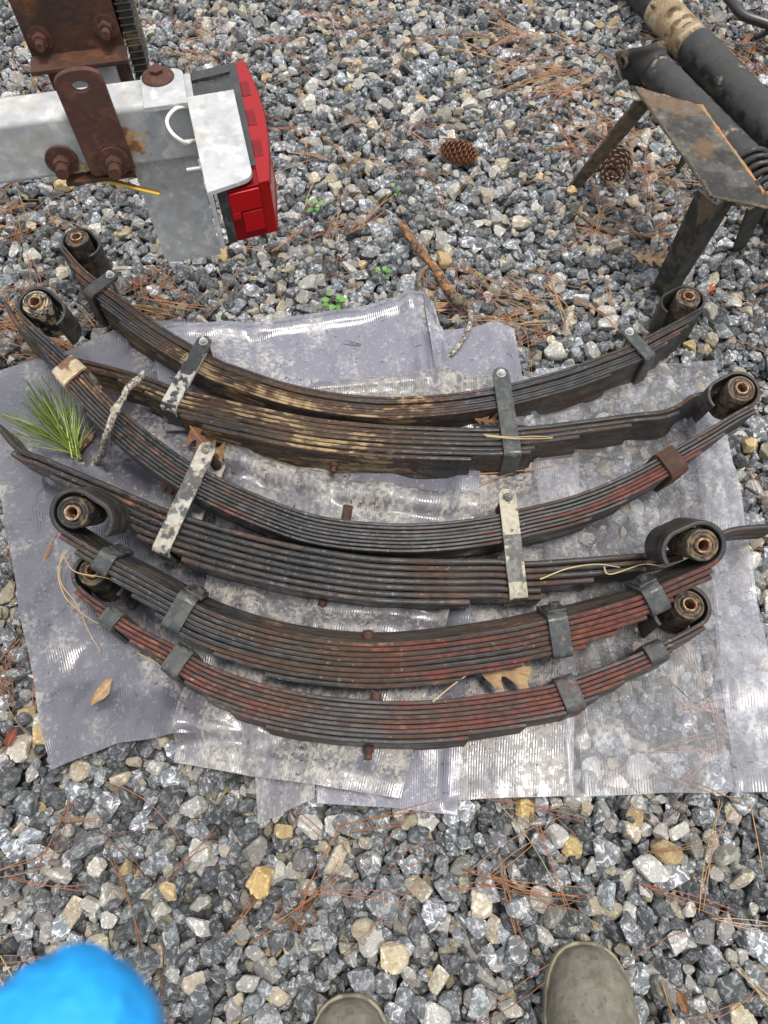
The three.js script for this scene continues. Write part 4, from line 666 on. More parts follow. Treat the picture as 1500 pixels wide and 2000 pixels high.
// ------------------------------------------------------------------ litter: pine needles, leaves, cones, twigs, weeds, loose stones
const topAt = (x, z) => Math.max(groundAt(x, z), -0.02), skinAt = (x, z) => skAt(x, z);
function needleGeo(p, dir, len, r, bend, lift, colr, out, hf) { // three-sided curved needle
  const n = 5, sx = -Math.sin(dir), sz = Math.cos(dir), base = out.P.length / 3;
  for (let i = 0; i <= n; i++) {
    const t = i / n, along = (t - 0.5) * len, b = bend * len * (t * t - t) * 2, x = p.x + Math.cos(dir) * along + sx * b, z = p.z + Math.sin(dir) * along + sz * b, y = hf(x, z, t);
    const k = r * (t < 0.12 ? 1.25 : t > 0.92 ? 0.4 : 1);
    for (let j = 0; j < 3; j++) { const A = j / 3 * 6.2832; out.P.push(x + sx * Math.cos(A) * k, y + Math.sin(A) * k + r, z + sz * Math.cos(A) * k); out.C.push(...colr); }
    if (i) for (let j = 0; j < 3; j++) { const a = base + (i - 1) * 3 + j, b2 = base + (i - 1) * 3 + (j + 1) % 3; out.I.push(a, b2, a + 3, b2, b2 + 3, a + 3); }
  }
}
const needleMat = new THREE.MeshStandardMaterial({ vertexColors: true, roughness: 0.6 });
const needleCol = () => { const t = rnd(), k = rr(0.75, 1.25); return (t < 0.6 ? [0.31, 0.135, 0.06] : t < 0.85 ? [0.38, 0.215, 0.10] : t < 0.95 ? [0.13, 0.062, 0.036] : [0.42, 0.32, 0.17]).map((x) => x * k); };
const flush = (out) => { const g = geo(out.P, out.I); g.setAttribute('color', new THREE.Float32BufferAttribute(out.C, 3)); return g; };
{
  const out = { P: [], C: [], I: [] };
  const bundle = (x, z, dir) => {
    const k = rnd() < 0.35 ? 3 : rnd() < 0.6 ? 2 : 1, len = rr(0.08, 0.175), c = needleCol(), hs = [-0.48, -0.32, -0.16, 0, 0.16, 0.32, 0.48].map((k2) => topAt(x + Math.cos(dir) * len * k2, z + Math.sin(dir) * len * k2)), top = Math.max(...hs); let y0 = Math.max(hs[0], hs[1] - 0.002, top - 0.014), y1 = Math.max(hs[6], hs[5] - 0.002, top - 0.014); hs.forEach((h, k2) => { const lack = h - lerp(y0, y1, k2 / 6) - 0.003; if (lack > 0) { y0 += lack; y1 += lack; } });
    for (let i = 0; i < k; i++) { const d = dir + (i - (k - 1) / 2) * rr(0.03, 0.14), bd = gauss() * 0.1, off = rr(0, 0.002); needleGeo({ x: x + (k > 1 ? (1 - Math.cos(d - dir)) : 0), z: z + Math.sin(d - dir) * len * 0.4 }, d, len, 0.00075, bd, 0, c.map((v) => v * rr(0.85, 1.15)), out, (px, pz, t) => lerp(y0, y1, t) + 0.005 * Math.sin(Math.PI * t) + off + 0.003); }
  };
  const patch = (px, py, n, spread, dir, ds) => { n *= 0.62; spread *= 1.25; for (let i = 0; i < n; i++) { const p = at(px + gauss() * spread, py + gauss() * spread * 0.7, 0); if (p.z < -3.8 || Math.abs(p.x) > 1.95) continue; bundle(p.x, p.z, dir + gauss() * ds); } };
  for (let i = 0; i < 900; i++) bundle(rr(-1.95, 1.95), rr(-3.9, 0.6), rr(0, 6.283));
  for (const [px, py, n, s, d, ds] of [[1090, 150, 34, 45, -0.3, 0.5], [1030, 175, 24, 40, -0.5, 0.4], [960, 90, 25, 40, 0.2, 0.5], [680, 30, 35, 60, 0.7, 0.6], [80, 210, 30, 50, 1.2, 0.6], [60, 640, 45, 40, 0.6, 0.5], [110, 690, 30, 30, 0.4, 0.5], [20, 440, 26, 40, 2.6, 0.7], [420, 120, 26, 40, 1.1, 0.6], [1250, 410, 44, 60, -0.6, 0.7], [1180, 300, 30, 40, 0.6, 0.6], [1120, 250, 30, 50, 0.7, 0.6], [1060, 620, 26, 40, 0.7, 0.6], [930, 600, 20, 40, 0.5, 0.7], [700, 300, 24, 80, 1.2, 0.6], [660, 430, 22, 50, -1.0, 0.5], [300, 600, 34, 30, 0.8, 0.9], [1360, 200, 26, 50, 0.6, 0.5], [1450, 110, 20, 30, 1.4, 0.6], [560, 1700, 6, 60, -1.0, 0.8], [150, 1620, 7, 70, 0.6, 0.6], [820, 1640, 5, 60, -0.5, 0.3], [1060, 1720, 7, 50, 0.6, 0.5], [1400, 1650, 6, 60, 0.4, 0.8], [1010, 1620, 5, 40, -0.4, 0.3], [40, 1330, 16, 30, 1.2, 0.5], [1240, 1420, 14, 60, 0.4, 0.8], [1330, 1370, 14, 50, 0.9, 0.8]]) patch(px, py, n, s, d, ds);
  const m = single('pine_needles', flush(out), needleMat, 'fallen orange brown pine needles scattered over the gravel', 'pine needles'); m.userData.kind = 'stuff';
}
// needles that lie alone on the springs and sheets: bundles traced over the things they rest on
function strand(lines, colr, label) {
  const list = lines.map((l) => { const g = tube(l.map(([x, y, h]) => at(x, y, h)), 0.0012, 22, 5, false, 0.0007); g.deleteAttribute('uv'); const c = new Float32Array(g.attributes.position.count * 3); for (let i = 0; i < c.length; i += 3) c.set(colr, i); g.setAttribute('color', new THREE.BufferAttribute(c, 3)); return g; });
  single('pine_needle', mergeGeometries(list), needleMat, label, 'pine needle');
}
const pale = [0.55, 0.41, 0.22], orange = [0.40, 0.19, 0.08];
strand([[[120, 1085, 0.04], [118, 1135, 0.035], [150, 1180, 0.035], [172, 1230, 0.03], [196, 1272, 0.025]], [[132, 1075, 0.05], [114, 1110, 0.04], [124, 1160, 0.035], [170, 1205, 0.06], [212, 1226, 0.1]], [[122, 1082, 0.05], [150, 1118, 0.12], [205, 1128, 0.14], [262, 1144, 0.12]]], pale, 'pale dry needle cluster draped over the left eye of the nearest spring');
strand([[[1056, 1131, 0.11], [1110, 1110, 0.118], [1170, 1102, 0.112], [1210, 1108, 0.106]], [[1180, 1108, 0.11], [1186, 1121, 0.108], [1260, 1102, 0.11], [1300, 1108, 0.1]]], [0.6, 0.5, 0.22], 'yellow kinked needle lying across the second spring near its right end');
strand([[[945, 849, 0.105], [1000, 854, 0.106], [1040, 852, 0.105], [1080, 854, 0.1]], [[950, 852, 0.106], [1010, 857, 0.106], [1078, 856, 0.1]]], pale, 'straw needle pair across the dark grey strap of the farthest spring');
strand([[[902, 925, 0.03], [960, 924, 0.035], [1040, 916, 0.035], [1092, 906, 0.03]], [[912, 928, 0.032], [1000, 921, 0.036], [1080, 911, 0.03]], [[936, 952, 0.03], [970, 934, 0.034], [1004, 923, 0.036]]], orange, 'orange needle bunch lying on plastic in front of the dark grey strap');
strand([[[262, 1028, 0.03], [300, 1060, 0.03], [330, 1088, 0.028], [356, 1114, 0.026]], [[266, 1028, 0.03], [306, 1068, 0.03], [354, 1112, 0.026]]], orange, 'rust coloured needle pair on plastic left below the white stained strap');
strand([[[846, 1370, 0.1], [890, 1334, 0.09], [945, 1300, 0.08], [990, 1294, 0.075]]], pale, 'long arched straw needle over the curled oak leaf');
strand([[[80, 1105, 0.02], [98, 1066, 0.02], [114, 1032, 0.02]], [[82, 1104, 0.02], [104, 1062, 0.022]]], orange, 'short orange needle pair on the plastic left of the third spring');
strand([[[268, 1275, 0.03], [310, 1296, 0.03], [350, 1322, 0.03], [385, 1350, 0.028]], [[290, 1282, 0.03], [318, 1304, 0.03]]], pale, 'pale needle along the outer side of the nearest spring at left');

const leafTex = (c1, c2, s) => new THREE.MeshPhysicalMaterial({ side: THREE.DoubleSide, roughness: 0.7, bumpScale: 0.0008, map: tex(256, 256, (u, v) => { const vein = Math.abs(v - 0.5) < 0.012 ? 1 : sstep(0.93, 0.99, 1 - Math.abs(((u * 5 - Math.abs(v - 0.5) * 4) % 1 + 1) % 1 - 0.5) * 0.9) * 0.0; return mixc(mixc(c1, c2, sstep(0.4, 0.65, fbm(u, v, 8, 8, 5, s))), [0.5, 0.34, 0.18], vein * 0.5).map((x) => x * lerp(0.8, 1.2, fbm(u, v, 40, 40, 2, s + 4))); }, true) });
const LM = [leafTex([0.33, 0.21, 0.11], [0.24, 0.14, 0.07], 1), leafTex([0.20, 0.09, 0.04], [0.13, 0.06, 0.03], 2), leafTex([0.36, 0.245, 0.135], [0.27, 0.165, 0.085], 3)];
function oakGeo(L, W, curl, lobes, rag) { // midrib along x, deep pointed lobes on both sides
  const n = 56, m = 5, P = [], UV = [], I = [];
  const half = (t, s) => { const env = Math.pow(Math.sin(Math.PI * Math.min(1, t * 0.93 + 0.05)), 0.7), ph = t * lobes + (s > 0 ? 0 : 0.18), w = Math.abs(((ph % 1) + 1) % 1 - 0.5) * 2; return W * (0.2 + 0.8 * env * Math.pow(0.5 + 0.5 * Math.cos(Math.PI * w), 1.35) * (0.8 + 0.3 * vn(t * 9 + s + rag, rag))) * (t < 0.06 ? t / 0.06 * 0.4 : 1) * (t > 0.97 ? (1 - t) / 0.03 : 1); };
  for (let i = 0; i <= n; i++) for (let j = -m; j <= m; j++) {
    const t = i / n, s = Math.sign(j) || 1, a = Math.abs(j) / m, w = half(t, s), y = s * a * w, x = t * L + a * w * 0.55;
    P.push(x - L / 2, curl * 0.085 * (y * y / W + 0.5 * (x / L - 0.5) ** 2 * L) + 0.004 * (vn(x * 60 + rag, y * 60 + rag) - 0.5), y); UV.push(t, 0.5 + y / W * 0.5);
  }
  const w = 2 * m + 1; for (let i = 0; i < n; i++) for (let j = 0; j < 2 * m; j++) { const k = i * w + j; I.push(k, k + 1, k + w, k + 1, k + w + 1, k + w); }
  return geo(P, I, UV);
}
function oak(px, py, h, dir, L, W, curl, mat, tilt, label, lobes = 3.4) {
  const p = at(px, py, 0.02), y = h ?? topAt(p.x, p.z) + 0.006;
  const q = at(px, py, y), t = thing('oak_leaf', label, 'leaf', q, undefined), g = oakGeo(L, W, curl, lobes, rnd() * 9);
  part('blade', g, mat, t); part('stalk', tube([V3(-L / 2 + 0.004, 0.0005, 0), V3(-L / 2 - 0.012, 0.002, 0.001), V3(-L / 2 - 0.026, 0.005, 0.003)], 0.0009, 8, 5), LM[1], t);
  t.rotation.set(tilt[0], -dir, tilt[1], 'YXZ');
}
oak(980, 1310, 0.065, 0.12, 0.085, 0.045, 3, LM[2], [-0.1, 0.05], 'large tan lobed oak leaf on plastic between the two nearest springs', 2.05);
oak(812, 572, null, 0.9, 0.10, 0.036, 2, LM[0], [0.1, 0.05], 'tan oak leaf partly under the folded plastic corner');
oak(850, 588, null, 1.2, 0.07, 0.03, 3, LM[0], [0.3, 0.05], 'smaller oak leaf right of the folded plastic corner');
oak(272, 562, null, 0.5, 0.085, 0.036, 4, LM[0], [0.2, 0.2], 'light tan oak leaf beside the left clip of the farthest spring');
oak(290, 548, null, 2.4, 0.085, 0.04, 6, LM[1], [0.5, -0.1], 'dark brown curled oak leaf among needles by the farthest spring');
oak(300, 608, null, 0.4, 0.06, 0.022, 8, LM[0], [0.5, 0.1], 'small curled oak leaf at the upper left rim of the folded plastic');
oak(398, 868, 0.05, 0.9, 0.085, 0.034, 5, LM[1], [0.1, -0.5], 'brown oak leaf standing behind the white stained strap');
oak(415, 880, 0.045, 0.2, 0.07, 0.025, 6, LM[0], [0.3, 0.1], 'tan oak leaf under the head of the white stained strap');
oak(335, 948, 0.035, 0.3, 0.05, 0.024, 8, LM[1], [0.3, 0.1], 'orange brown leaf piece beneath the second spring left of the strap');
oak(950, 822, 0.07, 0.25, 0.05, 0.02, 6, LM[1], [-0.1, 0.1], 'orange leaf piece wedged between the stages of the farthest spring');
oak(575, 1775, null, 0.35, 0.066, 0.026, 9, LM[1], [0.3, 0.1], 'orange brown curled oak leaf on gravel below the plastic');
oak(1138, 462, null, 2.5, 0.09, 0.032, 4, LM[0], [0.2, 0.1], 'tan oak leaf by the twig left of the metal stand');
oak(1268, 505, null, 0.35, 0.07, 0.03, 5, LM[0], [0.2, 0.1], 'tan leaf at the foot of the front stand leg');
oak(1462, 90, null, 1.5, 0.12, 0.03, 7, LM[1], [0.3, 0.1], 'brown curled leaf by the long tube at the right margin', 2.2);
oak(170, 870, 0.045, 1.9, 0.07, 0.022, 9, LM[0], [0.7, 0.1], 'tan curled leaf behind the pine sprig');
function chip(px, py, h, L, W, dir, mat, label) {
  const p = at(px, py, 0.02), y = h ?? topAt(p.x, p.z) + 0.004, q = at(px, py, y), n = 10, P = [], UV = [], I = [], r0 = rnd() * 20;
  for (let i = 0; i <= n; i++) for (let j = 0; j <= 4; j++) { const t = i / n, w = W * Math.pow(Math.sin(Math.PI * clamp(t, 0.02, 0.98)), 0.5) * (0.75 + 0.5 * vn(t * 7 + r0, j)), v = (j / 4 - 0.5); P.push((t - 0.5) * L, 3 * v * v * W * 0.4 + 0.003 * vn(t * 5 + r0, j * 0.7), v * w); UV.push(t, j / 4 + 0.03); }
  for (let i = 0; i < n; i++) for (let j = 0; j < 4; j++) { const k = i * 5 + j; I.push(k, k + 1, k + 5, k + 1, k + 6, k + 5); }
  const m = single('bark_flake', geo(P, I, UV), mat, label, 'bark flake'); m.position.copy(q); m.rotation.set(0.1, -dir, 0.08, 'YXZ');
}
chip(200, 1352, 0.036, 0.048, 0.02, -1.0, LM[2], 'tan bark flake on the plastic at lower left');
chip(1110, 84, null, 0.07, 0.045, -0.2, leafTex([0.34, 0.16, 0.10], [0.28, 0.13, 0.08], 7), 'flat pinkish brown flake on gravel at the upper right');
chip(1330, 1955, null, 0.03, 0.014, 1.2, LM[1], 'small brown flake on gravel right of the right boot');
chip(1388, 565, null, 0.028, 0.013, -0.9, leafTex([0.36, 0.1, 0.03], [0.3, 0.08, 0.03], 8), 'orange leaf scrap beside the right eye of the farthest spring');
chip(24, 1440, null, 0.03, 0.016, -1.3, leafTex([0.16, 0.04, 0.02], [0.12, 0.03, 0.02], 9), 'dark red leaf scrap on gravel left of the plastic');
{ // pine cones: a core with spirals of woody scales
  function cone(px, py, dir, L, R, open, cols, tilt, label) {
    const p = at(px, py, 0.02), q = at(px, py, topAt(p.x, p.z) * 0.5 + R * 0.9), t = thing('pine_cone', label, 'pine cone', q), list = [], prof = (k) => Math.pow(Math.sin(Math.PI * (0.10 + 0.86 * k)), 0.8);
    const bodyPts = []; for (let i = 0; i <= 14; i++) bodyPts.push(V2(Math.max(0.0005, R * 0.62 * prof(i / 14)), (i / 14 - 0.5) * L));
    part('core', new THREE.LatheGeometry(bodyPts, 16), cols[0], t);
    const N = 110, tips = [];
    for (let i = 0; i < N; i++) {
      const k = (i + 0.5) / N, A = i * 2.39996, r = R * prof(k), s = 0.35 + 0.75 * prof(k), up = open * (0.5 + 0.5 * k);
      const g = new THREE.SphereGeometry(1, 7, 4, 0, Math.PI * 2, 0, Math.PI / 2).scale(R * 0.24 * s, R * 0.10, R * 0.46 * s).translate(0, 0, R * 0.2 * s).rotateX(-up); // flat spoon pointing outwards and up
      g.rotateY(A).translate(Math.sin(A) * r * 0.62, (k - 0.5) * L, Math.cos(A) * r * 0.62); list.push(g);
      const tp = new THREE.SphereGeometry(1, 8, 4).scale(R * 0.225 * s, R * 0.035, R * 0.05).translate(0, R * 0.05, R * 0.6 * s).rotateX(-up).rotateY(A).translate(Math.sin(A) * r * 0.62, (k - 0.5) * L, Math.cos(A) * r * 0.62); tips.push(tp);
    }
    const sc = part('scales', merge(list), cols[1], t); sc.userData.kind = 'stuff'; const tt = part('scale_tips', merge(tips), cols[2], t); tt.userData.kind = 'stuff';
    t.rotation.order = 'YXZ'; t.rotation.set(0, -dir, tilt - Math.PI / 2);
  }
  const m = (a, b, c, r = 0.7) => new THREE.MeshStandardMaterial({ color: new THREE.Color().setRGB(a, b, c), roughness: r });
  cone(895, 297, 0.42, 0.088, 0.026, 0.95, [m(0.07, 0.03, 0.015), m(0.19, 0.08, 0.036), m(0.29, 0.145, 0.075)], 0, 'closed light brown pine cone lying alone on the gravel');
  cone(1197, 320, 1.75, 0.088, 0.036, 0.35, [m(0.03, 0.014, 0.009), m(0.065, 0.03, 0.018), m(0.24, 0.185, 0.135)], 0.35, 'open dark pine cone with pale tips under the metal stand');
}
const bark = grime({ base: [0.16, 0.085, 0.045], layers: [{ c: [0.05, 0.035, 0.028], at: 0.5, fx: 12, s: 2 }, { c: [0.32, 0.16, 0.06], at: 0.6, fx: 7, s: 3 }], rough: 0.85, bump: 0.002, s: 61 });
const lichen = grime({ base: [0.30, 0.27, 0.22], layers: [{ c: [0.10, 0.075, 0.055], at: 0.52, fx: 18, s: 2 }, { c: [0.5, 0.48, 0.42], at: 0.58, fx: 14, s: 3 }], rough: 0.9, bump: 0.003, s: 62 });
const greyTwig = grime({ base: [0.17, 0.135, 0.095], layers: [{ c: [0.07, 0.055, 0.04], at: 0.5, fx: 14, s: 2 }], rough: 0.85, bump: 0.002, s: 63 });
{
  const up = (l, dy = 0) => l.map(([x, y, h]) => { const p = at(x, y, 0.01); return at(x, y, h ?? topAt(p.x, p.z) + 0.008 + dy); });
  const s = thing('broken_stick', 'broken brown stick lying on the gravel above the folded plastic', 'stick');
  part('stem', boxUV(tube(up([[784, 438, 0.02], [800, 462, 0.022], [822, 492, 0.025], [850, 525, 0.026], [868, 555, 0.026], [893, 585, 0.026]]), 0.0095, 50, 12, false, 0.0105, 0.05), 0.12), bark, s);
  part('knot', boxUV(tube(up([[893, 585, 0.028], [905, 590, 0.026], [918, 600, 0.022]]), 0.013, 10, 10, false, 0.009, 0.1), 0.1), greyTwig, s);
  part('branchlet', boxUV(tube(up([[838, 520, 0.022], [826, 528, 0.02], [818, 545, 0.018], [820, 566, 0.02], [818, 585, 0.03]]), 0.005, 30, 8, false, 0.0045, 0.06), 0.1), greyTwig, s);
  part('side_twig', boxUV(tube(up([[915, 598, 0.024], [920, 620, 0.026], [912, 648, 0.03], [898, 672, 0.03], [880, 692, 0.03], [852, 710, 0.03]]), 0.0055, 40, 8, false, 0.004, 0.1), 0.1), lichen, s);
  single('twig', boxUV(tube(up([[1108, 400], [1135, 420], [1170, 445], [1210, 458], [1255, 462], [1305, 460]]), 0.005, 50, 8, false, 0.0085, 0.06), 0.1), greyTwig, 'grey brown twig on the gravel pointing at the front stand leg', 'twig');
  single('twig', boxUV(tube(up([[1455, 1062], [1470, 1066], [1488, 1073]]), 0.0045, 8, 6, false, 0.003), 0.1), bark, 'short yellowish brown twig on gravel at the right margin', 'twig');
}
{ // green pine sprig with its lichen covered twig
  const T = thing('pine_sprig', 'fresh green pine needle sprig on a grey lichen covered twig', 'pine sprig', at(152, 898, 0.03)), o = T.position;
  const P = (x, y, h) => at(x, y, h).sub(o);
  const tw = [[148, 890, 0.04], [160, 905, 0.034], [178, 908, 0.036], [196, 893, 0.07], [203, 868, 0.13], [212, 838, 0.182], [226, 800, 0.19], [240, 778, 0.185], [250, 758, 0.175], [266, 744, 0.165], [280, 730, 0.155]].map(([x, y, h]) => P(x, y, h));
  part('twig', boxUV(tube(tw, 0.0055, 70, 10, false, 0.0062, 0.12), 0.08), lichen, T);
  const buds = []; for (let k = 0; k < 60; k++) { const t = rr(0.08, 0.5), i = t * 10, a = Math.floor(i), p = tw[a].clone().lerp(tw[a + 1], i - a), d = V3(gauss(), gauss(), gauss()).normalize(); buds.push(new THREE.ConeGeometry(0.0016, 0.005, 5).applyQuaternion(new THREE.Quaternion().setFromUnitVectors(V3(0, 1, 0), d)).translate(p.x + d.x * 0.0055, p.y + d.y * 0.0055, p.z + d.z * 0.0055)); }
  part('bark_scales', merge(buds), lichen, T).userData.kind = 'stuff';
  const gm = [[0.18, 0.25, 0.035], [0.26, 0.32, 0.06], [0.12, 0.18, 0.028]].map((c) => new THREE.MeshPhysicalMaterial({ color: new THREE.Color().setRGB(...c), roughness: 0.4, clearcoat: 0.2 }));
  const tips = [[2, 812, 1], [8, 845, 1], [-6, 842, 0.8], [5, 806, 1.2], [20, 818, 1], [14, 808, 1.3], [40, 745, 1.2], [52, 735, 1.3], [60, 738, 1.4], [46, 765, 1.1], [48, 772, 1], [70, 745, 1.5], [92, 742, 1.6], [94, 740, 1.2], [112, 752, 1.4], [118, 748, 1.6], [136, 748, 1.6], [140, 755, 1.4], [128, 760, 1.2], [30, 800, 0.9], [44, 785, 1], [60, 800, 1.2], [24, 836, 0.7], [150, 770, 1.5], [158, 790, 1.3], [166, 808, 1.2], [176, 822, 0.9], [188, 832, 0.7], [100, 770, 1.8], [84, 760, 1.7], [74, 775, 1.9], [108, 780, 1.9], [122, 785, 2], [64, 760, 1.6], [56, 750, 1.5], [36, 790, 1.2], [132, 770, 1.8], [144, 790, 1.7], [90, 790, 2], [20, 790, 0.6]];
  for (let i = 0; i < 78; i++) { const [tx, ty, k] = tips[i % tips.length], a = P(rr(140, 158), rr(874, 896), rr(0.036, 0.06)), h1 = 0.045 + 0.028 * k * rr(0.6, 1.2), b = P(tx + (i >= tips.length ? gauss() * 11 : 0), ty + (i >= tips.length ? gauss() * 11 : 0), h1), m = a.clone().lerp(b, 0.5); m.y += rr(0.002, 0.018); m.x += gauss() * 0.006; m.z += gauss() * 0.004; if (rnd() < 0.3) b.lerp(a, rr(0.05, 0.35)); part('needle', tube([a, m, b], 0.0016, 10, 4, false, 0.0007), gm[i % 3], T); }
}
{ // small green weeds between the stones
  const wm = [[0.075, 0.2, 0.03], [0.12, 0.26, 0.05]].map((c) => new THREE.MeshPhysicalMaterial({ color: new THREE.Color().setRGB(...c), roughness: 0.5, side: THREE.DoubleSide }));
  const weed = (px, py, n, size, label) => { const p = at(px, py, 0.01), q = at(px, py, topAt(p.x, p.z) + 0.004), t = thing('weed', label, 'weed', q); for (let i = 0; i < n; i++) { const A = i * 2.4 + rnd(), R = size * rr(0.25, 1) , L = size * rr(0.55, 0.8), P = [], I = [], hy = rr(0.006, 0.022); for (let a = 0; a <= 8; a++) for (let b = -1; b <= 1; b++) { const u = a / 8; P.push(u * L, hy + 0.003 * Math.sin(u * 3) + Math.abs(b) * 0.0012, b * L * 0.38 * Math.sin(Math.PI * Math.pow(clamp(u, 0.01, 0.99), 0.7))); } for (let a = 0; a < 8; a++) for (let b = 0; b < 2; b++) { const k = a * 3 + b; I.push(k, k + 1, k + 3, k + 1, k + 4, k + 3); } const g = geo(P, I).rotateY(A).translate(Math.cos(A) * R * 0.6, 0, -Math.sin(A) * R * 0.6); part('leaf', g, wm[i % 2], t); } part('stem', tube([V3(0, -0.01, 0), V3(0.001, 0.005, 0), V3(0.003, 0.018, 0.001)], 0.0011, 8, 5), wm[0], t); };
  weed(655, 600, 9, 0.026, 'small round leaved weed just above the folded plastic'); weed(614, 408, 6, 0.022, 'tiny green weed among stones right of the tail light'); weed(745, 543, 6, 0.02, 'tiny green weed left of the broken stick'); weed(768, 385, 5, 0.018, 'faint olive weed above the broken stick'); weed(932, 558, 4, 0.014, 'tiny green weed right of the broken stick');
}
{ // stones that stand out singly
  const own = (px, py, a, si, kind, c, label) => { const p = at(px, py, 0.012), m = single('stone', shapes[si].clone(), STONES[kind].clone(), label, 'stone'); m.material.color.setRGB(...c.map((x) => x * 0.78)); m.position.copy(at(px, py, topAt(p.x, p.z) * 0.4 + a * 0.25 + 0.004)); m.scale.setScalar(a); m.rotation.set(rr(-0.3, 0.3), rr(0, 6), rr(-0.3, 0.3)); };
  own(508, 1716, 0.028, 2, 2, [1.3, 1.0, 0.52], 'largest yellow stone on the gravel below the plastic'); own(333, 1742, 0.023, 5, 2, [1.5, 1.25, 0.78], 'smooth cream yellow stone left of the largest yellow stone'); own(1268, 1698, 0.030, 7, 1, [1.15, 1.15, 1.15], 'large white veined stone above the right boot'); own(1256, 1742, 0.014, 3, 1, [1.4, 1.35, 1.35], 'small bright white stone just below the large white veined one');
  own(762, 1868, 0.027, 9, 2, [1.3, 1.2, 0.98], 'rounded cream stone left of the right boot'); own(660, 1672, 0.030, 11, 2, [1.1, 1.04, 0.9], 'long tan grey stone below the middle of the plastic'); own(1022, 1588, 0.022, 4, 2, [1.15, 0.92, 0.45], 'yellow stone touching the lower rim of the beige plastic'); own(1112, 1656, 0.019, 14, 2, [1.15, 0.95, 0.5], 'yellow stone below the right half of the plastic'); own(380, 1578, 0.026, 12, 1, [0.9, 0.9, 0.9], 'pale grey upright stone below the left plastic sheet'); own(624, 216, 0.02, 6, 1, [1, 1, 1], 'white stone right of the tail light');
  own(1262, 270, 0.027, 8, 1, [1.05, 1.02, 0.92], 'cream blocky stone under the top of the metal stand'); own(1235, 390, 0.027, 10, 2, [1.2, 1.12, 0.9], 'cream rounded stone in front of the open pine cone'); own(1118, 372, 0.018, 13, 2, [1.5, 1.2, 0.75], 'tan stone under the foot of the left stand leg'); own(615, 600, 0.025, 15, 1, [0.85, 0.84, 0.8], 'grey angular stone above the folded plastic');
}
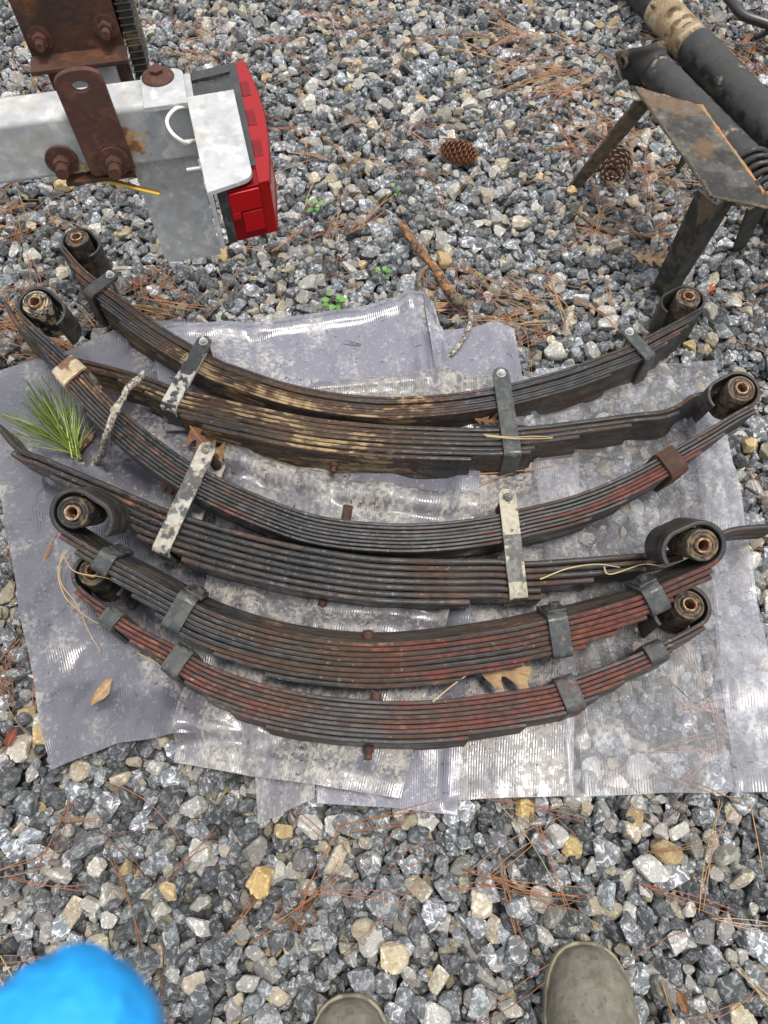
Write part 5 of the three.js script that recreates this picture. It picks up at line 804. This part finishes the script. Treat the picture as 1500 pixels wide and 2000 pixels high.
// ------------------------------------------------------------------ rubber boots and the gloved hand of the person who stands here
{
  const bootM = grime({ base: [0.115, 0.105, 0.08], layers: [{ c: [0.165, 0.152, 0.12], at: 0.5, fx: 7, amt: 0.8, s: 2, rise: 0.05 }, { c: [0.075, 0.068, 0.05], at: 0.58, fx: 5, s: 3, amt: 0.7, rise: 0 }, { c: [0.24, 0.22, 0.175], at: 0.68, fx: 9, fy: 40, s: 5, amt: 0.22, rise: 0.05 }, { c: [0.06, 0.052, 0.038], at: 0.73, fx: 34, s: 7, amt: 0.5, rise: 0.3 }], rough: 0.5, bump: 0.0004, s: 71 });
  const soleM = grime({ base: [0.25, 0.225, 0.155], layers: [{ c: [0.14, 0.12, 0.085], at: 0.55, fx: 9, s: 2 }], rough: 0.8, s: 72 });
  const boot = (tx, ty, yaw, label, w0) => {
    const toe = at(tx, ty, 0.035), B = thing('rubber_boot', label, 'boot', V3(toe.x, 0.0, toe.z)); B.rotation.y = yaw;
    // rows from the toe (z = 0) to the heel, then the ankle and the shaft
    const rows = [[0.001, 0.012, 0.016, 0.030], [0.006, 0.026, 0.012, 0.046], [0.016, 0.037, 0.010, 0.060], [0.035, 0.047, 0.010, 0.074], [0.06, 0.0535, 0.010, 0.083], [0.09, 0.056, 0.010, 0.089], [0.12, 0.055, 0.010, 0.098], [0.15, 0.051, 0.012, 0.113]].map(([z, w, y0, y1]) => [z, w * w0, y0, y1]);
    const n = 36, P = [], I = [], ring = (cz, w, y0, y1, d) => { for (let i = 0; i < n; i++) { const A = i / n * 6.2832, c = Math.cos(A), s = Math.sin(A), x = Math.sign(c) * Math.pow(Math.abs(c), 0.75) * w, y = s >= 0 ? y0 + 0.012 + (y1 - y0 - 0.012) * Math.pow(s, 0.92) : y0 + 0.012 + 0.012 * s; P.push(x, y, cz + (d ?? 0) * s); } };
    rows.forEach(([z, w, a, b]) => ring(z, w, a, b));
    const flat = (y, cz, rx, rz) => { for (let i = 0; i < n; i++) { const A = i / n * 6.2832; P.push(Math.cos(A) * rx, y + 0.0, cz - Math.sin(A) * rz); } };
    const m = rows.length; for (let r = 0; r + 1 < m; r++) for (let i = 0; i < n; i++) { const a = r * n + i, b = r * n + (i + 1) % n; I.push(a, a + n, b, b, a + n, b + n); }
    const c0 = P.length / 3; P.push(0, 0.026, 0); for (let i = 0; i < n; i++) I.push(c0, i, (i + 1) % n);
    const foot = geo(P, I), back = new THREE.CapsuleGeometry(0.044 * w0, 0.12, 8, 28).rotateX(Math.PI / 2).scale(1, 1.25, 1).translate(0, 0.058, 0.2);
    part('foot', boxUV(merge([foot, back]), 0.2), bootM, B);
    part('shaft', boxUV(new THREE.LatheGeometry([V2(0.046, 0.05), V2(0.05, 0.09), V2(0.053, 0.13), V2(0.056, 0.2), V2(0.064, 0.3), V2(0.067, 0.38), V2(0.064, 0.382), V2(0.06, 0.3), V2(0.001, 0.26)], 36).scale(1, 1, 1.15).translate(0, 0, 0.21), 0.2), bootM, B);
    part('toe_band', boxUV(tube(rows.slice().reverse().map(([z, w2]) => V3(-w2 * 1.0, 0.021, z + 0.001)).concat(rows.map(([z, w2]) => V3(w2 * 1.0, 0.021, z + 0.001))), 0.0022, 70, 6), 0.2), bootM, B);
    const so = new THREE.Shape(), pts = []; for (const [z, w] of rows) pts.push([w + 0.0012, z - 0.0015]); pts[0] = [0.014 * w0, -0.002];
    const out = [...pts, [0.047 * w0, 0.2], [0.049 * w0, 0.25], [0.036 * w0, 0.285], [0, 0.297]]; const all = [...out, ...out.slice(0, -1).reverse().map(([x, z]) => [-x, z])];
    so.moveTo(all[0][0], -all[0][1]); so.splineThru(all.slice(1).map(([x, z]) => V2(x, -z))); so.lineTo(all[0][0], -all[0][1]);
    part('sole', boxUV(new THREE.ExtrudeGeometry(so, { depth: 0.016, bevelThickness: 0.002, bevelSize: 0.0015, bevelSegments: 2, curveSegments: 10 }).rotateX(-Math.PI / 2).translate(0, 0.006, 0), 0.2), soleM, B);
  };
  boot(1147, 1846, -0.03, 'olive rubber boot with the whole rounded toe in view, at the lower right', 1.06);
  boot(681, 1950, 0.05, 'olive rubber boot of which only the toe tip shows, at the bottom middle', 1.02);
}
{ // hand in a bright blue glove close to the lens, thumb up; one skin from a smooth union of tapered bones
  const rt = V3(1, 0, 0), C = (x, y, d) => eye.clone().addScaledVector(rt, x).addScaledVector(upv, y).addScaledVector(fw, d); // camera axes: right, up, ahead
  const D = 0.115, k = D / FPX, X = (px) => (px - 750) * k, Y = (py) => -(py - 1000) * k;
  const tip = C(X(126), Y(2072), D), j1 = C(X(112), Y(2420), D + 0.004), j2 = C(X(70), Y(2800), D + 0.012), wrist = C(X(-160), Y(3500), D + 0.045), palm = C(X(-170), Y(3120), D + 0.045), arm = C(X(-300), Y(4600), D + 0.08);
  const bones = [[tip, j1, 0.0152, 0.0155], [j1, j2, 0.0155, 0.0165], [j2, wrist, 0.018, 0.026], [palm, wrist, 0.030, 0.028], [wrist, arm, 0.027, 0.034]];
  for (let f = 0; f < 4; f++) { const b = C(X(-260 + f * 10), Y(2990 + f * 190), D + 0.05), m1 = b.clone().addScaledVector(rt, -0.006).addScaledVector(fw, 0.032).addScaledVector(upv, -0.006), m2 = m1.clone().addScaledVector(rt, 0.030).addScaledVector(fw, 0.004).addScaledVector(upv, -0.004), m3 = m2.clone().addScaledVector(rt, 0.012).addScaledVector(fw, -0.018), s = [0.95, 1.0, 0.95, 0.82][f]; bones.push([palm, b, 0.020, 0.0125 * s], [b, m1, 0.0125 * s, 0.0108 * s], [m1, m2, 0.0108 * s, 0.0098 * s], [m2, m3, 0.0098 * s, 0.0084 * s]); }
  const res = 84, mc = new MarchingCubes(res, new THREE.MeshBasicMaterial(), false, false, 120000), half = 0.13, cen = C(X(-100), Y(2980), D + 0.05);
  const v = V3(), ab = V3(), ap = V3();
  const sd = bones.map(([a, b, r0, r1]) => ({ a, ab: b.clone().sub(a), r0, r1, l: b.distanceToSquared(a) }));
  for (let z = 0; z < res; z++) for (let y = 0; y < res; y++) for (let x = 0; x < res; x++) {
    v.set((x - res / 2) / (res / 2), (y - res / 2) / (res / 2), (z - res / 2) / (res / 2)).multiplyScalar(half).add(cen);
    let d = 1;
    for (const s of sd) { ap.copy(v).sub(s.a); const t = clamp(ap.dot(s.ab) / s.l), q = ap.addScaledVector(s.ab, -t).length() - lerp(s.r0, s.r1, t), h = clamp(0.5 + 0.5 * (d - q) / 0.006); d = lerp(d, q, h) - 0.006 * h * (1 - h); }
    d += 0.0007 * Math.sin(v.x * 330 + 3 * Math.sin(v.z * 120)) * Math.sin(v.z * 260 + v.y * 190) + 0.0005 * Math.sin(v.x * 900 + 5 * Math.sin(v.y * 210)); // slack in the thin glove
    mc.field[z * res * res + y * res + x] = -d;
  }
  mc.isolation = 0; mc.update();
  const cnt = mc.count, g = new THREE.BufferGeometry(), pos = mc.positionArray.slice(0, cnt * 3); for (let i = 0; i < cnt * 3; i += 3) for (let q = 0; q < 3; q++) pos[i + q] = pos[i + q] * half;
  g.setAttribute('position', new THREE.BufferAttribute(pos, 3)); const w = mergeVertices(g, 1e-6); w.computeVertexNormals();
  const gm = grime({ base: [0.012, 0.34, 0.84], layers: [], rough: 0.5, rvar: 0.1, s: 81, bump: 0.0012, size: 256 });
  const hand = thing('gloved_hand', 'thumb of a hand in a bright blue glove, out of focus at the lower left', 'hand', cen);
  part('glove', boxUV(w, 0.12), gm, hand);
  const sm = part('smudge', new THREE.SphereGeometry(0.0022, 12, 8).scale(1, 0.4, 1), new THREE.MeshStandardMaterial({ color: new THREE.Color().setRGB(0.05, 0.06, 0.09), roughness: 0.8 }), hand, 'dark grease smudge on the thumb'); sm.position.copy(tip.clone().addScaledVector(rt, 0.0062).addScaledVector(upv, 0.0045).addScaledVector(fw, -0.0102).sub(cen));
}
renderer.render(scene, camera);
